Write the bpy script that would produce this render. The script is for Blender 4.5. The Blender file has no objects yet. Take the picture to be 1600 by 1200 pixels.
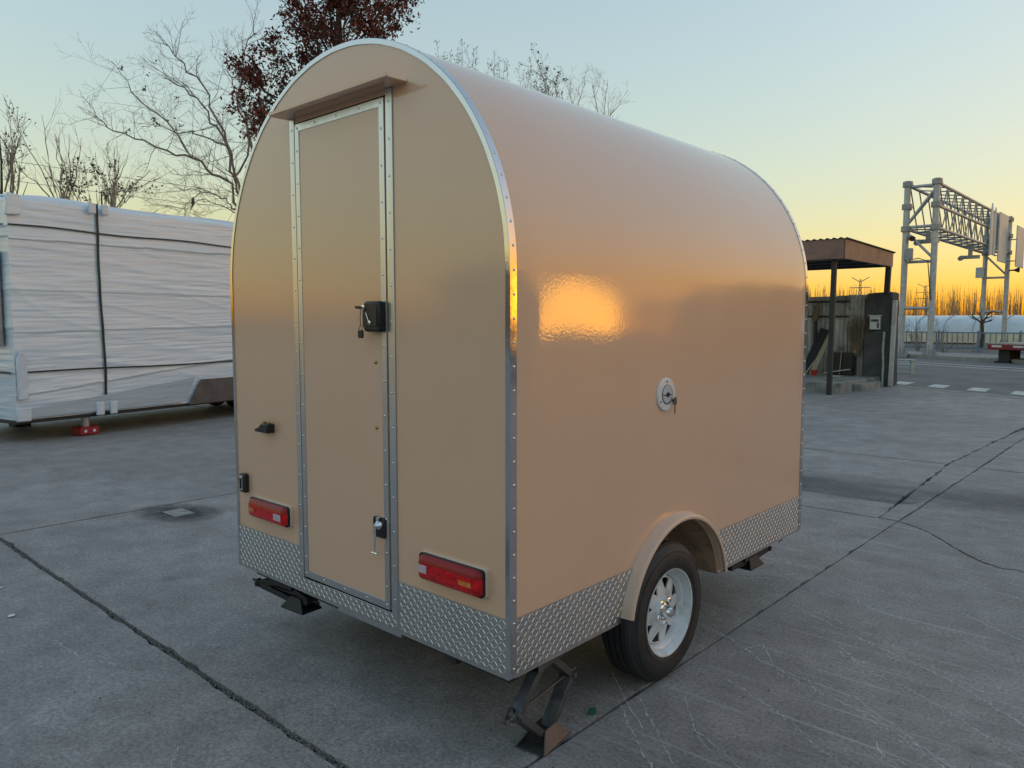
import bpy, bmesh, math, random
from mathutils import Vector, Matrix

rad = math.radians
scene = bpy.context.scene
COL = scene.collection

# ------------------------------------------------------------------ camera
cam = bpy.data.objects.new('camera', bpy.data.cameras.new('camera'))
COL.objects.link(cam)
cam.location = (2.8236, -1.9990, 1.6881)
cam.rotation_euler = (rad(90 - 4.7826), 0, rad(42.206))
cam.data.sensor_width = 36
cam.data.lens = 26.64
cam.data.clip_start = 0.05
cam.data.clip_end = 3000
scene.camera = cam

# ------------------------------------------------------------------ sky, sun, exposure (dusk)
SUN_EL, SUN_AZ = 1.4, 38.0            # azimuth clockwise from +Y
world = bpy.data.worlds.new('World')
scene.world = world
world.use_nodes = True
wn = world.node_tree
wn.nodes.clear()
w_out = wn.nodes.new('ShaderNodeOutputWorld')
w_bg = wn.nodes.new('ShaderNodeBackground')
w_sky = wn.nodes.new('ShaderNodeTexSky')
w_sky.sky_type = 'NISHITA'
w_sky.sun_disc = False
w_sky.sun_elevation = rad(SUN_EL)
w_sky.sun_rotation = rad(SUN_AZ)
w_sky.air_density = 1.0
w_sky.dust_density = 1.2
w_sky.ozone_density = 1.12
# soft shoulder on the sky radiance so that the afterglow does not burn out
w_dot = wn.nodes.new('ShaderNodeVectorMath'); w_dot.operation = 'DOT_PRODUCT'
w_dot.inputs[1].default_value = (0.48, 0.96, 0.16)
w_add = wn.nodes.new('ShaderNodeMath'); w_add.operation = 'ADD'; w_add.inputs[1].default_value = 1.0
w_div = wn.nodes.new('ShaderNodeMath'); w_div.operation = 'DIVIDE'; w_div.inputs[0].default_value = 1.0
w_scl = wn.nodes.new('ShaderNodeVectorMath'); w_scl.operation = 'SCALE'
wn.links.new(w_sky.outputs[0], w_dot.inputs[0])
wn.links.new(w_dot.outputs['Value'], w_add.inputs[0])
wn.links.new(w_add.outputs[0], w_div.inputs[1])
wn.links.new(w_sky.outputs[0], w_scl.inputs[0])
wn.links.new(w_div.outputs[0], w_scl.inputs['Scale'])
wn.links.new(w_scl.outputs[0], w_bg.inputs[0])
w_bg.inputs[1].default_value = 0.15
wn.links.new(w_bg.outputs[0], w_out.inputs[0])

sun_data = bpy.data.lights.new('sun', 'SUN')
sun_data.energy = 0.0095
sun_data.angle = rad(7.4)
sun_data.color = (1.0, 0.40, 0.015)
sun = bpy.data.objects.new('sun', sun_data)
COL.objects.link(sun)
sd = Vector((math.sin(rad(SUN_AZ)) * math.cos(rad(SUN_EL)), math.cos(rad(SUN_AZ)) * math.cos(rad(SUN_EL)), math.sin(rad(SUN_EL))))
sun.rotation_euler = sd.to_track_quat('Z', 'Y').to_euler()
sun.location = (10, 14, 6)

scene.view_settings.view_transform = 'Standard'
scene.view_settings.look = 'None'
scene.view_settings.gamma = 1.0
scene.view_settings.use_curve_mapping = False
scene.view_settings.exposure = 3.62
scene.cycles.max_bounces = 5
scene.cycles.diffuse_bounces = 3
scene.cycles.transparent_max_bounces = 6
scene.cycles.caustics_reflective = False
scene.cycles.caustics_refractive = False

# ------------------------------------------------------------------ helpers
def tag(o, label=None, cat=None, group=None, kind=None):
    if label: o['label'] = label
    if cat: o['category'] = cat
    if group: o['group'] = group
    if kind: o['kind'] = kind
    return o

def empty(name, loc=(0, 0, 0), rz=0, parent=None):
    o = bpy.data.objects.new(name, None)
    o.empty_display_size = 0.2
    o.location = loc
    o.rotation_euler = (0, 0, rz)
    o.parent = parent
    COL.objects.link(o)
    return o

def frame_of(d):
    d = Vector(d).normalized()
    a = Vector((0, 0, 1)) if abs(d.z) < 0.95 else Vector((1, 0, 0))
    x = d.cross(a).normalized()
    return x, d.cross(x).normalized(), d

class MB:
    """collects verts and faces; build() links them as ONE mesh object"""
    def __init__(s):
        s.v = []; s.f = []
    def add(s, vs, fs):
        b = len(s.v)
        s.v.extend([tuple(p) for p in vs])
        s.f.extend([tuple(i + b for i in f) for f in fs])
        return s
    def box(s, x0, x1, y0, y1, z0, z1, m=None):
        vs = [Vector((x, y, z)) for z in (z0, z1) for y in (y0, y1) for x in (x0, x1)]
        if m is not None: vs = [m @ p for p in vs]
        return s.add(vs, [(0, 2, 3, 1), (4, 5, 7, 6), (0, 1, 5, 4), (2, 6, 7, 3), (0, 4, 6, 2), (1, 3, 7, 5)])
    def bar(s, p0, p1, w, h, up=(0, 0, 1)):
        p0 = Vector(p0); p1 = Vector(p1); d = (p1 - p0).normalized()
        u = Vector(up)
        if abs(d.dot(u)) > 0.98: u = Vector((1, 0, 0))
        x = d.cross(u).normalized(); z = x.cross(d).normalized()
        vs = []
        for p in (p0, p1):
            for a, b in ((-1, -1), (1, -1), (1, 1), (-1, 1)):
                vs.append(p + x * a * w / 2 + z * b * h / 2)
        return s.add(vs, [(3, 2, 1, 0), (4, 5, 6, 7), (0, 1, 5, 4), (1, 2, 6, 5), (2, 3, 7, 6), (3, 0, 4, 7)])
    def tube(s, pts, r, n=8, caps=True):
        pts = [Vector(p) for p in pts]
        if not isinstance(r, (list, tuple)): r = [r] * len(pts)
        b = len(s.v)
        for i, p in enumerate(pts):
            d = (pts[min(i + 1, len(pts) - 1)] - pts[max(i - 1, 0)])
            if d.length < 1e-9: d = Vector((0, 0, 1))
            x, y, _ = frame_of(d)
            for k in range(n):
                a = 2 * math.pi * k / n
                s.v.append(tuple(p + (x * math.cos(a) + y * math.sin(a)) * r[i]))
        for i in range(len(pts) - 1):
            for k in range(n):
                k2 = (k + 1) % n
                s.f.append((b + i * n + k, b + i * n + k2, b + (i + 1) * n + k2, b + (i + 1) * n + k))
        if caps:
            s.f.append(tuple(b + k for k in reversed(range(n))))
            e = b + (len(pts) - 1) * n
            s.f.append(tuple(e + k for k in range(n)))
        return s
    def lathe(s, prof, center, axis, n=32, closed=False):
        c = Vector(center); x, y, d = frame_of(axis); b = len(s.v)
        for r, h in prof:
            for k in range(n):
                a = 2 * math.pi * k / n
                s.v.append(tuple(c + d * h + (x * math.cos(a) + y * math.sin(a)) * r))
        m = len(prof)
        for i in range(m if closed else m - 1):
            j = (i + 1) % m
            for k in range(n):
                k2 = (k + 1) % n
                s.f.append((b + i * n + k, b + i * n + k2, b + j * n + k2, b + j * n + k))
        return s
    def prism(s, poly, fn, d0, d1):
        """poly: 2D outline; fn(u, v, d) -> 3D"""
        n = len(poly); b = len(s.v)
        for d in (d0, d1):
            s.v.extend([tuple(fn(u, v, d)) for u, v in poly])
        s.f.append(tuple(b + k for k in range(n)))
        s.f.append(tuple(b + n + k for k in reversed(range(n))))
        for k in range(n):
            k2 = (k + 1) % n
            s.f.append((b + k, b + n + k, b + n + k2, b + k2))
        return s
    def loft(s, rings, closed_ring=True, closed_path=False, caps=False):
        b = len(s.v); n = len(rings[0])
        for r in rings: s.v.extend([tuple(p) for p in r])
        m = len(rings)
        for i in range(m if closed_path else m - 1):
            j = (i + 1) % m
            for k in range(n if closed_ring else n - 1):
                k2 = (k + 1) % n
                s.f.append((b + i * n + k, b + i * n + k2, b + j * n + k2, b + j * n + k))
        if caps:
            s.f.append(tuple(b + k for k in reversed(range(n))))
            s.f.append(tuple(b + (m - 1) * n + k for k in range(n)))
        return s
    def build(s, name, mat, parent=None, smooth=None, bevel=0, seg=2, fix=True):
        me = bpy.data.meshes.new(name)
        me.from_pydata(s.v, [], s.f)
        if fix:
            bm = bmesh.new(); bm.from_mesh(me)
            bmesh.ops.recalc_face_normals(bm, faces=bm.faces)
            bm.to_mesh(me); bm.free()
        if smooth is not None:
            me.polygons.foreach_set('use_smooth', [True] * len(me.polygons))
            me.set_sharp_from_angle(angle=rad(smooth))
        me.materials.append(mat)
        o = bpy.data.objects.new(name, me)
        o.parent = parent
        COL.objects.link(o)
        if bevel:
            md = o.modifiers.new('bevel', 'BEVEL'); md.width = bevel; md.segments = seg; md.limit_method = 'ANGLE'; md.angle_limit = rad(40)
            me.polygons.foreach_set('use_smooth', [True] * len(me.polygons))
            md.harden_normals = False
            me.set_sharp_from_angle(angle=rad(60))
        return o

def rrect(x0, x1, z0, z1, r, n=4):
    out = []
    for cx, cz, a0 in ((x1 - r, z1 - r, 0), (x0 + r, z1 - r, 90), (x0 + r, z0 + r, 180), (x1 - r, z0 + r, 270)):
        for k in range(n + 1):
            a = rad(a0 + 90 * k / n)
            out.append((cx + r * math.cos(a), cz + r * math.sin(a)))
    return out

def dup(o, parent=None):
    c = o.copy(); COL.objects.link(c); c.parent = parent
    for ch in list(o.children): dup(ch, c)
    return c

# ------------------------------------------------------------------ materials
def mat(name, base, rough=0.5, metal=0.0, var=0.0, scale=8.0, bump=0.0, bscale=60.0, coat=0.0, crough=0.1, stretch=(1, 1, 1), spec=0.5, dist=0.004, rvar=0.0, dirt=None, dscale=2.0, objrand=0.0):
    m = bpy.data.materials.new(name); m.use_nodes = True
    nt = m.node_tree; N = nt.nodes; L = nt.links
    p = N['Principled BSDF']
    p.inputs['Base Color'].default_value = (*base, 1)
    p.inputs['Roughness'].default_value = rough
    p.inputs['Metallic'].default_value = metal
    p.inputs['Specular IOR Level'].default_value = spec
    p.inputs['Coat Weight'].default_value = coat
    p.inputs['Coat Roughness'].default_value = crough
    tc = N.new('ShaderNodeTexCoord'); mp = N.new('ShaderNodeMapping'); mp.inputs['Scale'].default_value = stretch
    L.new(tc.outputs['Object'], mp.inputs[0])
    col = None
    if var > 0 or rvar > 0:
        nz = N.new('ShaderNodeTexNoise'); nz.inputs['Scale'].default_value = scale; nz.inputs['Detail'].default_value = 3; nz.inputs['Roughness'].default_value = 0.65
        L.new(mp.outputs[0], nz.inputs[0])
        if var > 0:
            cr = N.new('ShaderNodeValToRGB')
            cr.color_ramp.elements[0].position = 0.3; cr.color_ramp.elements[1].position = 0.7
            cr.color_ramp.elements[0].color = (*[c * (1 - var) for c in base], 1)
            cr.color_ramp.elements[1].color = (*[min(1, c * (1 + var)) for c in base], 1)
            L.new(nz.outputs[0], cr.inputs[0]); col = cr.outputs[0]
        if rvar > 0:
            mr = N.new('ShaderNodeMapRange'); mr.inputs['From Min'].default_value = 0.3; mr.inputs['From Max'].default_value = 0.7
            mr.inputs['To Min'].default_value = max(0.02, rough - rvar); mr.inputs['To Max'].default_value = rough + rvar
            L.new(nz.outputs[0], mr.inputs[0]); L.new(mr.outputs[0], p.inputs['Roughness'])
    if dirt is not None:
        dz = N.new('ShaderNodeTexNoise'); dz.inputs['Scale'].default_value = dscale; dz.inputs['Detail'].default_value = 4; dz.inputs['Roughness'].default_value = 0.7
        L.new(tc.outputs['Object'], dz.inputs[0])
        rr = N.new('ShaderNodeValToRGB'); rr.color_ramp.elements[0].position = 0.48; rr.color_ramp.elements[1].position = 0.72
        L.new(dz.outputs[0], rr.inputs[0])
        mx = N.new('ShaderNodeMix'); mx.data_type = 'RGBA'
        if col is not None: L.new(col, mx.inputs[6])
        else: mx.inputs[6].default_value = (*base, 1)
        mx.inputs[7].default_value = (*dirt, 1)
        L.new(rr.outputs[0], mx.inputs[0]); col = mx.outputs[2]
    if objrand > 0:
        oi = N.new('ShaderNodeObjectInfo'); mr2 = N.new('ShaderNodeMapRange')
        mr2.inputs['To Min'].default_value = 1 - objrand; mr2.inputs['To Max'].default_value = 1 + objrand
        L.new(oi.outputs['Random'], mr2.inputs[0])
        vm = N.new('ShaderNodeVectorMath'); vm.operation = 'SCALE'
        if col is not None: L.new(col, vm.inputs[0])
        else: vm.inputs[0].default_value = base
        L.new(mr2.outputs[0], vm.inputs['Scale']); col = vm.outputs[0]
    if col is not None: L.new(col, p.inputs['Base Color'])
    if bump > 0:
        bz = N.new('ShaderNodeTexNoise'); bz.inputs['Scale'].default_value = bscale; bz.inputs['Detail'].default_value = 2
        L.new(mp.outputs[0], bz.inputs[0])
        bp = N.new('ShaderNodeBump'); bp.inputs['Strength'].default_value = bump; bp.inputs['Distance'].default_value = dist
        L.new(bz.outputs[0], bp.inputs['Height'])
        L.new(bp.outputs[0], p.inputs['Normal'])
        if coat > 0: L.new(bp.outputs[0], p.inputs['Coat Normal'])
    return m

PAINT = (0.735, 0.466, 0.310)
M = {}
M['paint'] = mat('beige_paint', PAINT, rough=0.42, coat=0.9, crough=0.06, bump=0.22, bscale=95, dist=0.0012, var=0.02, scale=1.2)
M['paint'].node_tree.nodes['Principled BSDF'].inputs['Coat IOR'].default_value = 1.65
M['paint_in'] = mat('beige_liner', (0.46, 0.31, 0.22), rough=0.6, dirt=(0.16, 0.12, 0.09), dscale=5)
M['paint_fender'] = mat('fender_plastic', (0.68, 0.48, 0.36), rough=0.38, coat=0.4, crough=0.2, bump=0.05, bscale=200, dist=0.0006)
M['alu'] = mat('polished_aluminium', (0.62, 0.63, 0.65), rough=0.10, metal=1, rvar=0.05, scale=14, bump=0.10, bscale=18, dist=0.002)
M['alu_strip'] = mat('anodised_aluminium', (0.62, 0.64, 0.67), rough=0.33, metal=1, rvar=0.06, scale=20, bump=0.04, bscale=160, stretch=(1, 1, 0.05))
M['tread'] = mat('tread_plate', (0.60, 0.605, 0.615), rough=0.31, metal=1, rvar=0.08, scale=9, bump=0.06, bscale=220, dist=0.001)
M['screw'] = mat('screw_steel', (0.75, 0.75, 0.74), rough=0.2, metal=1)
M['chrome'] = mat('chrome', (0.82, 0.83, 0.84), rough=0.08, metal=1)
M['black'] = mat('black_plastic', (0.012, 0.013, 0.015), rough=0.38, bump=0.05, bscale=400, dist=0.0005)
M['black_metal'] = mat('black_painted_steel', (0.016, 0.017, 0.020), rough=0.65, var=0.3, scale=20, bump=0.05, bscale=120)
M['jack_steel'] = mat('jack_steel', (0.10, 0.10, 0.105), rough=0.5, metal=0.4, var=0.35, scale=18, rvar=0.12, dirt=(0.05, 0.045, 0.04), dscale=9)
M['chassis'] = mat('chassis_steel', (0.022, 0.022, 0.023), rough=0.6, var=0.3)
M['brass'] = mat('brass_stud', (0.45, 0.3, 0.1), rough=0.3, metal=1)
M['rubber'] = mat('tyre_rubber', (0.02, 0.02, 0.022), rough=0.62, var=0.25, scale=10, bump=0.08, bscale=90, dirt=(0.032, 0.032, 0.033), dscale=6)
M['rim'] = mat('white_steel_rim', (0.66, 0.69, 0.72), rough=0.28, coat=0.5, crough=0.1, dirt=(0.36, 0.35, 0.33), dscale=7)
M['lens_red'] = mat('red_lens', (0.62, 0.006, 0.010), rough=0.22, coat=0.35, crough=0.05, spec=0.3, bump=0.5, bscale=220, dist=0.0006, var=0.5, scale=45)
M['lens_dark'] = mat('dark_red_lens', (0.30, 0.005, 0.010), rough=0.3, spec=0.3, coat=0.1, crough=0.2)
M['lens_amber'] = mat('amber_lens', (0.75, 0.20, 0.012), rough=0.2, coat=1.0, crough=0.06, bump=0.8, bscale=160, dist=0.002, var=0.4, scale=80)
M['lens_clear'] = mat('clear_lens', (0.60, 0.50, 0.53), rough=0.2, coat=1.0, crough=0.06, bump=0.8, bscale=150, dist=0.002, var=0.3, scale=80)
M['bracket'] = mat('pale_bracket', (0.72, 0.58, 0.48), rough=0.45)
M['white_plastic'] = mat('white_plastic', (0.72, 0.72, 0.72), rough=0.3, coat=0.3)
M['grey_plastic'] = mat('pale_grey_plastic', (0.50, 0.53, 0.58), rough=0.3, coat=0.3, var=0.15, scale=70)
M['dark_gap'] = mat('rubber_seal', (0.012, 0.012, 0.013), rough=0.7)
# ------------------------------------------------------------------ ground materials
def concrete_material():
    m = bpy.data.materials.new('worn_concrete'); m.use_nodes = True
    nt = m.node_tree; N = nt.nodes; L = nt.links; p = N['Principled BSDF']
    tc = N.new('ShaderNodeTexCoord')
    def noise(scale, det=5, rough=0.6, vec=None, dis=0.0):
        n = N.new('ShaderNodeTexNoise'); n.inputs['Scale'].default_value = scale; n.inputs['Detail'].default_value = det
        n.inputs['Roughness'].default_value = rough; n.inputs['Distortion'].default_value = dis
        L.new(vec if vec is not None else tc.outputs['Object'], n.inputs[0]); return n.outputs[0]
    def ramp(src, a, b, c0=(0, 0, 0, 1), c1=(1, 1, 1, 1)):
        r = N.new('ShaderNodeValToRGB'); r.color_ramp.elements[0].position = a; r.color_ramp.elements[1].position = b
        r.color_ramp.elements[0].color = c0; r.color_ramp.elements[1].color = c1
        L.new(src, r.inputs[0]); return r.outputs[0]
    def mix(fac, a, b, mode='MIX', f=1.0):
        x = N.new('ShaderNodeMix'); x.data_type = 'RGBA'; x.blend_type = mode
        if fac is None: x.inputs[0].default_value = f
        else: L.new(fac, x.inputs[0])
        for i, s in ((6, a), (7, b)):
            if isinstance(s, tuple): x.inputs[i].default_value = s
            else: L.new(s, x.inputs[i])
        return x.outputs[2]
    def mapped(rot, sc, loc=(0, 0, 0)):
        k = N.new('ShaderNodeMapping'); k.inputs['Rotation'].default_value = (0, 0, rot); k.inputs['Scale'].default_value = sc; k.inputs['Location'].default_value = loc
        L.new(tc.outputs['Object'], k.inputs[0]); return k.outputs[0]
    def scale_f(src, f):
        k = N.new('ShaderNodeMath'); k.operation = 'MULTIPLY'; k.inputs[1].default_value = f; L.new(src, k.inputs[0]); return k.outputs[0]
    base = ramp(noise(0.45, 4, 0.6), 0.3, 0.72, (0.235, 0.219, 0.212, 1), (0.325, 0.304, 0.294, 1))
    base = mix(None, base, ramp(noise(3.2, 5, 0.68), 0.3, 0.7, (0.74, 0.74, 0.74, 1), (1.2, 1.2, 1.2, 1)), 'MULTIPLY')
    base = mix(None, base, ramp(noise(60, 2, 0.75), 0.3, 0.7, (0.66, 0.66, 0.66, 1), (1.32, 1.32, 1.32, 1)), 'MULTIPLY')
    base = mix(None, base, ramp(noise(230, 1, 0.7), 0.34, 0.68, (0.72, 0.72, 0.72, 1), (1.28, 1.28, 1.28, 1)), 'MULTIPLY')
    # dragged rubber marks and pale scrapes running across the slabs
    s1 = mapped(rad(19), (0.35, 9, 1)); s2 = mapped(rad(13), (0.5, 26, 1), (3, 1, 0)); s3 = mapped(rad(24), (0.22, 5, 1), (7, 2, 0))
    k1 = ramp(noise(1.0, 3, 0.72, s1, 0.6), 0.575, 0.70)
    k2 = ramp(noise(1.0, 3, 0.7, s2, 0.3), 0.60, 0.70)
    sx_ = N.new('ShaderNodeSeparateXYZ'); L.new(tc.outputs['Object'], sx_.inputs[0])
    area = N.new('ShaderNodeMapRange'); area.interpolation_type = 'SMOOTHSTEP'; area.inputs['From Min'].default_value = -0.2; area.inputs['From Max'].default_value = 1.3; area.inputs['To Min'].default_value = 0.08
    L.new(sx_.outputs[0], area.inputs[0])
    def times(a_, b_):
        q = N.new('ShaderNodeMath'); q.operation = 'MULTIPLY'; L.new(a_, q.inputs[0]); L.new(b_, q.inputs[1]); return q.outputs[0]
    base = mix(times(scale_f(k1, 0.30), area.outputs[0]), base, (0.52, 0.51, 0.50, 1))
    base = mix(times(scale_f(k2, 0.36), area.outputs[0]), base, (0.62, 0.61, 0.60, 1))
    dark = ramp(noise(1.0, 3, 0.6, s3, 0.4), 0.57, 0.75)
    base = mix(scale_f(dark, 0.40), base, (0.18, 0.18, 0.182, 1))
    # oil drips, pitting
    vo = N.new('ShaderNodeTexVoronoi'); vo.inputs['Scale'].default_value = 0.85; L.new(tc.outputs['Object'], vo.inputs[0])
    drip = ramp(vo.outputs['Distance'], 0.0, 0.075, (1, 1, 1, 1), (0, 0, 0, 1))
    base = mix(scale_f(drip, 0.6), base, (0.07, 0.07, 0.07, 1))
    oi = N.new('ShaderNodeObjectInfo'); mr = N.new('ShaderNodeMapRange'); mr.inputs['To Min'].default_value = 0.93; mr.inputs['To Max'].default_value = 1.07
    L.new(oi.outputs['Random'], mr.inputs[0])
    vm = N.new('ShaderNodeVectorMath'); vm.operation = 'SCALE'; L.new(base, vm.inputs[0]); L.new(mr.outputs[0], vm.inputs['Scale'])
    L.new(vm.outputs[0], p.inputs['Base Color'])
    rr = N.new('ShaderNodeMapRange'); rr.inputs['To Min'].default_value = 0.52; rr.inputs['To Max'].default_value = 0.85
    L.new(noise(2.0, 3), rr.inputs[0]); L.new(rr.outputs[0], p.inputs['Roughness'])
    b1 = N.new('ShaderNodeBump'); b1.inputs['Strength'].default_value = 0.45; b1.inputs['Distance'].default_value = 0.004
    L.new(noise(120, 3, 0.8), b1.inputs['Height'])
    b2 = N.new('ShaderNodeBump'); b2.inputs['Strength'].default_value = 0.35; b2.inputs['Distance'].default_value = 0.02
    L.new(noise(5, 3, 0.6), b2.inputs['Height']); L.new(b1.outputs[0], b2.inputs['Normal'])
    L.new(b2.outputs[0], p.inputs['Normal'])
    return m
M['concrete'] = concrete_material()
M['joint'] = mat('joint_dirt', (0.040, 0.038, 0.035), rough=0.95, var=0.5, scale=60, bump=0.6, bscale=120, dist=0.01)
M['earth'] = mat('dry_ground', (0.13, 0.115, 0.09), rough=0.95, var=0.4, scale=0.6, dirt=(0.20, 0.17, 0.10), dscale=0.2)
M['asphalt'] = mat('grey_asphalt', (0.16, 0.155, 0.158), rough=0.85, var=0.25, scale=0.8, bump=0.3, bscale=90, dist=0.006, dirt=(0.18, 0.17, 0.165), dscale=0.5)
M['road_paint'] = mat('worn_white_paint', (0.62, 0.62, 0.60), rough=0.7, dirt=(0.25, 0.25, 0.25), dscale=6)
M['kerb'] = mat('kerb_concrete', (0.27, 0.265, 0.25), rough=0.85, var=0.25, scale=3)
M['grit'] = mat('grey_grit', (0.17, 0.165, 0.155), rough=0.9, objrand=0.0, var=0.6, scale=200)

# ------------------------------------------------------------------ ground: one sheet to the horizon
ground = MB().add([(-900, -900, -0.10), (900, -900, -0.10), (900, 900, -0.10), (-900, 900, -0.10)], [(0, 1, 2, 3)]).build('ground', M['earth'])
tag(ground, kind='structure')

# concrete yard: slabs with real joints over a bed of dirt
RD = Vector((0.8944, -0.4472, 0))            # direction of the road
RN = Vector((0.4472, 0.8944, 0))             # away from the yard
def road_pt(s, t, z=0.0):                    # s along the road, t across it; t = 0 is the yard edge
    return Vector((-2.9, 19.0, z)) + RD * s + RN * t
yard = MB().add([(-60, -60, -0.022), (60, -60, -0.022), (60, -13.0, -0.022), (-60, 46.8, -0.022)], [(0, 1, 2, 3)]).build('yard', M['joint'])
tag(yard, kind='structure')

rs = random.Random(4)
def wob(p, q, amp, step=0.07):
    """chipped edge between two corners"""
    p = Vector((*p, 0)); q = Vector((*q, 0)); n = max(1, int((q - p).length / step)); t = (q - p).normalized(); nn = Vector((-t.y, t.x, 0))
    out = []; drift = 0.0
    for i in range(n):
        drift = drift * 0.85 + rs.uniform(-1, 1) * amp * 0.45
        j = drift + (rs.uniform(0, 1) ** 6) * amp * 2.2
        if i == 0: j = 0
        r = p + (q - p) * (i / n) + nn * j
        out.append((r.x, r.y))
    return out
def slab(corners, amps=None, step=0.07):
    out = []
    for i, c in enumerate(corners):
        a = 0.006 if amps is None else amps[i] * 1.4
        d = corners[(i + 1) % len(corners)]
        near = min(abs(c[0] - 1.5) + abs(c[1] - 2), abs(d[0] - 1.5) + abs(d[1] - 2), 12)
        out += wob(c, d, a, step if near < 12 else 0.5)
    o = MB().prism(out, lambda u, v, d: (u, v, d), -0.06, rs.uniform(-0.005, 0.0)).build('concrete_slab', M['concrete'], yard)
    return o
g = 0.008          # half joint
xs = [-60, -24.9, -19.7, -14.5, -9.32, -4.13, 1.02, 6.2, 11.4, 16.6, 60]
ys = [-60, -10.7, -5.55, -0.40]
for j in range(len(ys) - 1):                               # slabs behind and around the camera
    for i in range(len(xs) - 1):
        wide = 0.015 if ys[j + 1] == -0.40 else g
        slab([(xs[i] + g, ys[j] + g), (xs[i + 1] - g, ys[j] + g), (xs[i + 1] - g, ys[j + 1] - wide), (xs[i] + g, ys[j + 1] - wide)], [0.004, 0.004, 0.006 if wide > g else 0.004, 0.004])
def yedge(x):                                              # the yard ends on this slanted line
    return 19.0 - 0.5 * (x + 2.9)
# the bays of the yard in front of the wide joint
for i in range(len(xs) - 1):
    x0, x1 = xs[i] + g, xs[i + 1] - g
    rows = [-0.40, 4.86, 8.0, 13.2, None]; hg_ = [0.015, 0.017, g, g, g]
    for j in range(4):
        y0 = rows[j] + hg_[j]
        top = rows[j + 1]
        if x0 > 25: continue
        ya = (yedge(x0) - g) if top is None else min(top - hg_[j + 1], yedge(x0) - g)
        yb = (yedge(x1) - g) if top is None else min(top - hg_[j + 1], yedge(x1) - g)
        if ya <= y0 + 0.1 and yb <= y0 + 0.1: continue
        ya = max(ya, y0 + 0.02); yb = max(yb, y0 + 0.02)
        if xs[i + 1] == 1.02 and j >= 1:
            # a long crack runs beside the joint: a narrow strip has come away
            xc = {1: (0.86, 0.70), 2: (0.70, 0.86), 3: (0.86, 0.84)}[j]
            slab([(x0, y0), (xc[0] - 0.014, y0), (xc[1] - 0.012, yb), (x0, ya)], [0.005, 0.013, 0.005, 0.004])
            slab([(xc[0] + 0.008, y0), (x1, y0), (x1, yb), (xc[1] + 0.008, yb)], [0.005, 0.004, 0.005, 0.010])
        elif xs[i] == 1.02 and j == 0:
            # the crack that wanders across the bay on the right
            cr = [(1.026, 4.86), (1.23, 4.72), (1.45, 4.47), (1.60, 4.25), (1.84, 4.03), (2.03, 4.0), (2.7, 3.82), (3.5, 3.95), (4.6, 3.6), (6.194, 3.75)]
            fine = []
            for a, b in zip(cr, cr[1:]):
                for k in range(5):
                    fine.append((a[0] + (b[0] - a[0]) * k / 5 , a[1] + (b[1] - a[1]) * k / 5 + rs.uniform(-0.018, 0.018)))
            fine.append(cr[-1])
            lo = [(x0, y0), (x1, y0)] + [(a, b - rs.uniform(0.010, 0.034)) for a, b in reversed(fine)]
            hi = [(a, b + rs.uniform(0.003, 0.008)) for a, b in fine] + [(x1, yb), (x0, ya + 0.0)]
            MB().prism(wob(lo[0], lo[1], 0.010) + lo[1:], lambda u, v, d: (u, v, d), -0.06, 0.0).build('concrete_slab', M['concrete'], yard)
            hi[-1] = (x0, 4.90)
            MB().prism(hi, lambda u, v, d: (u, v, d), -0.06, 0.0).build('concrete_slab', M['concrete'], yard)
        else:
            slab([(x0, y0), (x1, y0), (x1, yb), (x0, ya)], [0.006 if j == 0 else 0.004, 0.005, 0.004, 0.004])

# grit lying in the wide joint
gm = MB()
for k in range(5200):
    x = rs.uniform(-8, 2.2); y = -0.40 + rs.gauss(0, 0.010); r = rs.uniform(0.002, 0.0075)
    z = -0.016 + rs.uniform(0, 0.013)
    a = rs.uniform(0, 6.28); c, s_ = math.cos(a), math.sin(a)
    gm.add([(x + r * c, y + r * s_, z), (x - r * s_, y + r * c, z), (x - r * c, y - r * s_, z), (x + r * s_, y - r * c, z), (x, y, z + r * 1.2)], [(0, 1, 4), (1, 2, 4), (2, 3, 4), (3, 0, 4)])
tag(gm.build('joint_grit', M['grit'], yard, fix=False), kind='stuff')

# specks of grit and dead leaf scattered over the yard
sp_ = MB()
for k in range(900):
    u = rs.random() ** 1.6 * 9; th = rs.uniform(-2.4, 1.2); x = 2.8 - math.sin(0.74 + th * 0.45) * (1.2 + u); y = -2.0 + math.cos(0.74 + th * 0.45) * (1.2 + u)
    if -0.95 < x < 0.95 and 0 < y < 2.7: continue
    r = rs.uniform(0.0015, 0.005); a = rs.uniform(0, 6.28); c, s_ = math.cos(a) * r, math.sin(a) * r
    sp_.add([(x + c, y + s_, 0.0005), (x - s_, y + c * 0.6, 0.0005), (x - c, y - s_, 0.0005), (x + s_, y - c * 0.7, 0.0005), (x, y, 0.0005 + r * 0.8)], [(0, 1, 4), (1, 2, 4), (2, 3, 4), (3, 0, 4)])
tag(sp_.build('yard_specks', M['joint'], yard, fix=False), kind='stuff')
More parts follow.
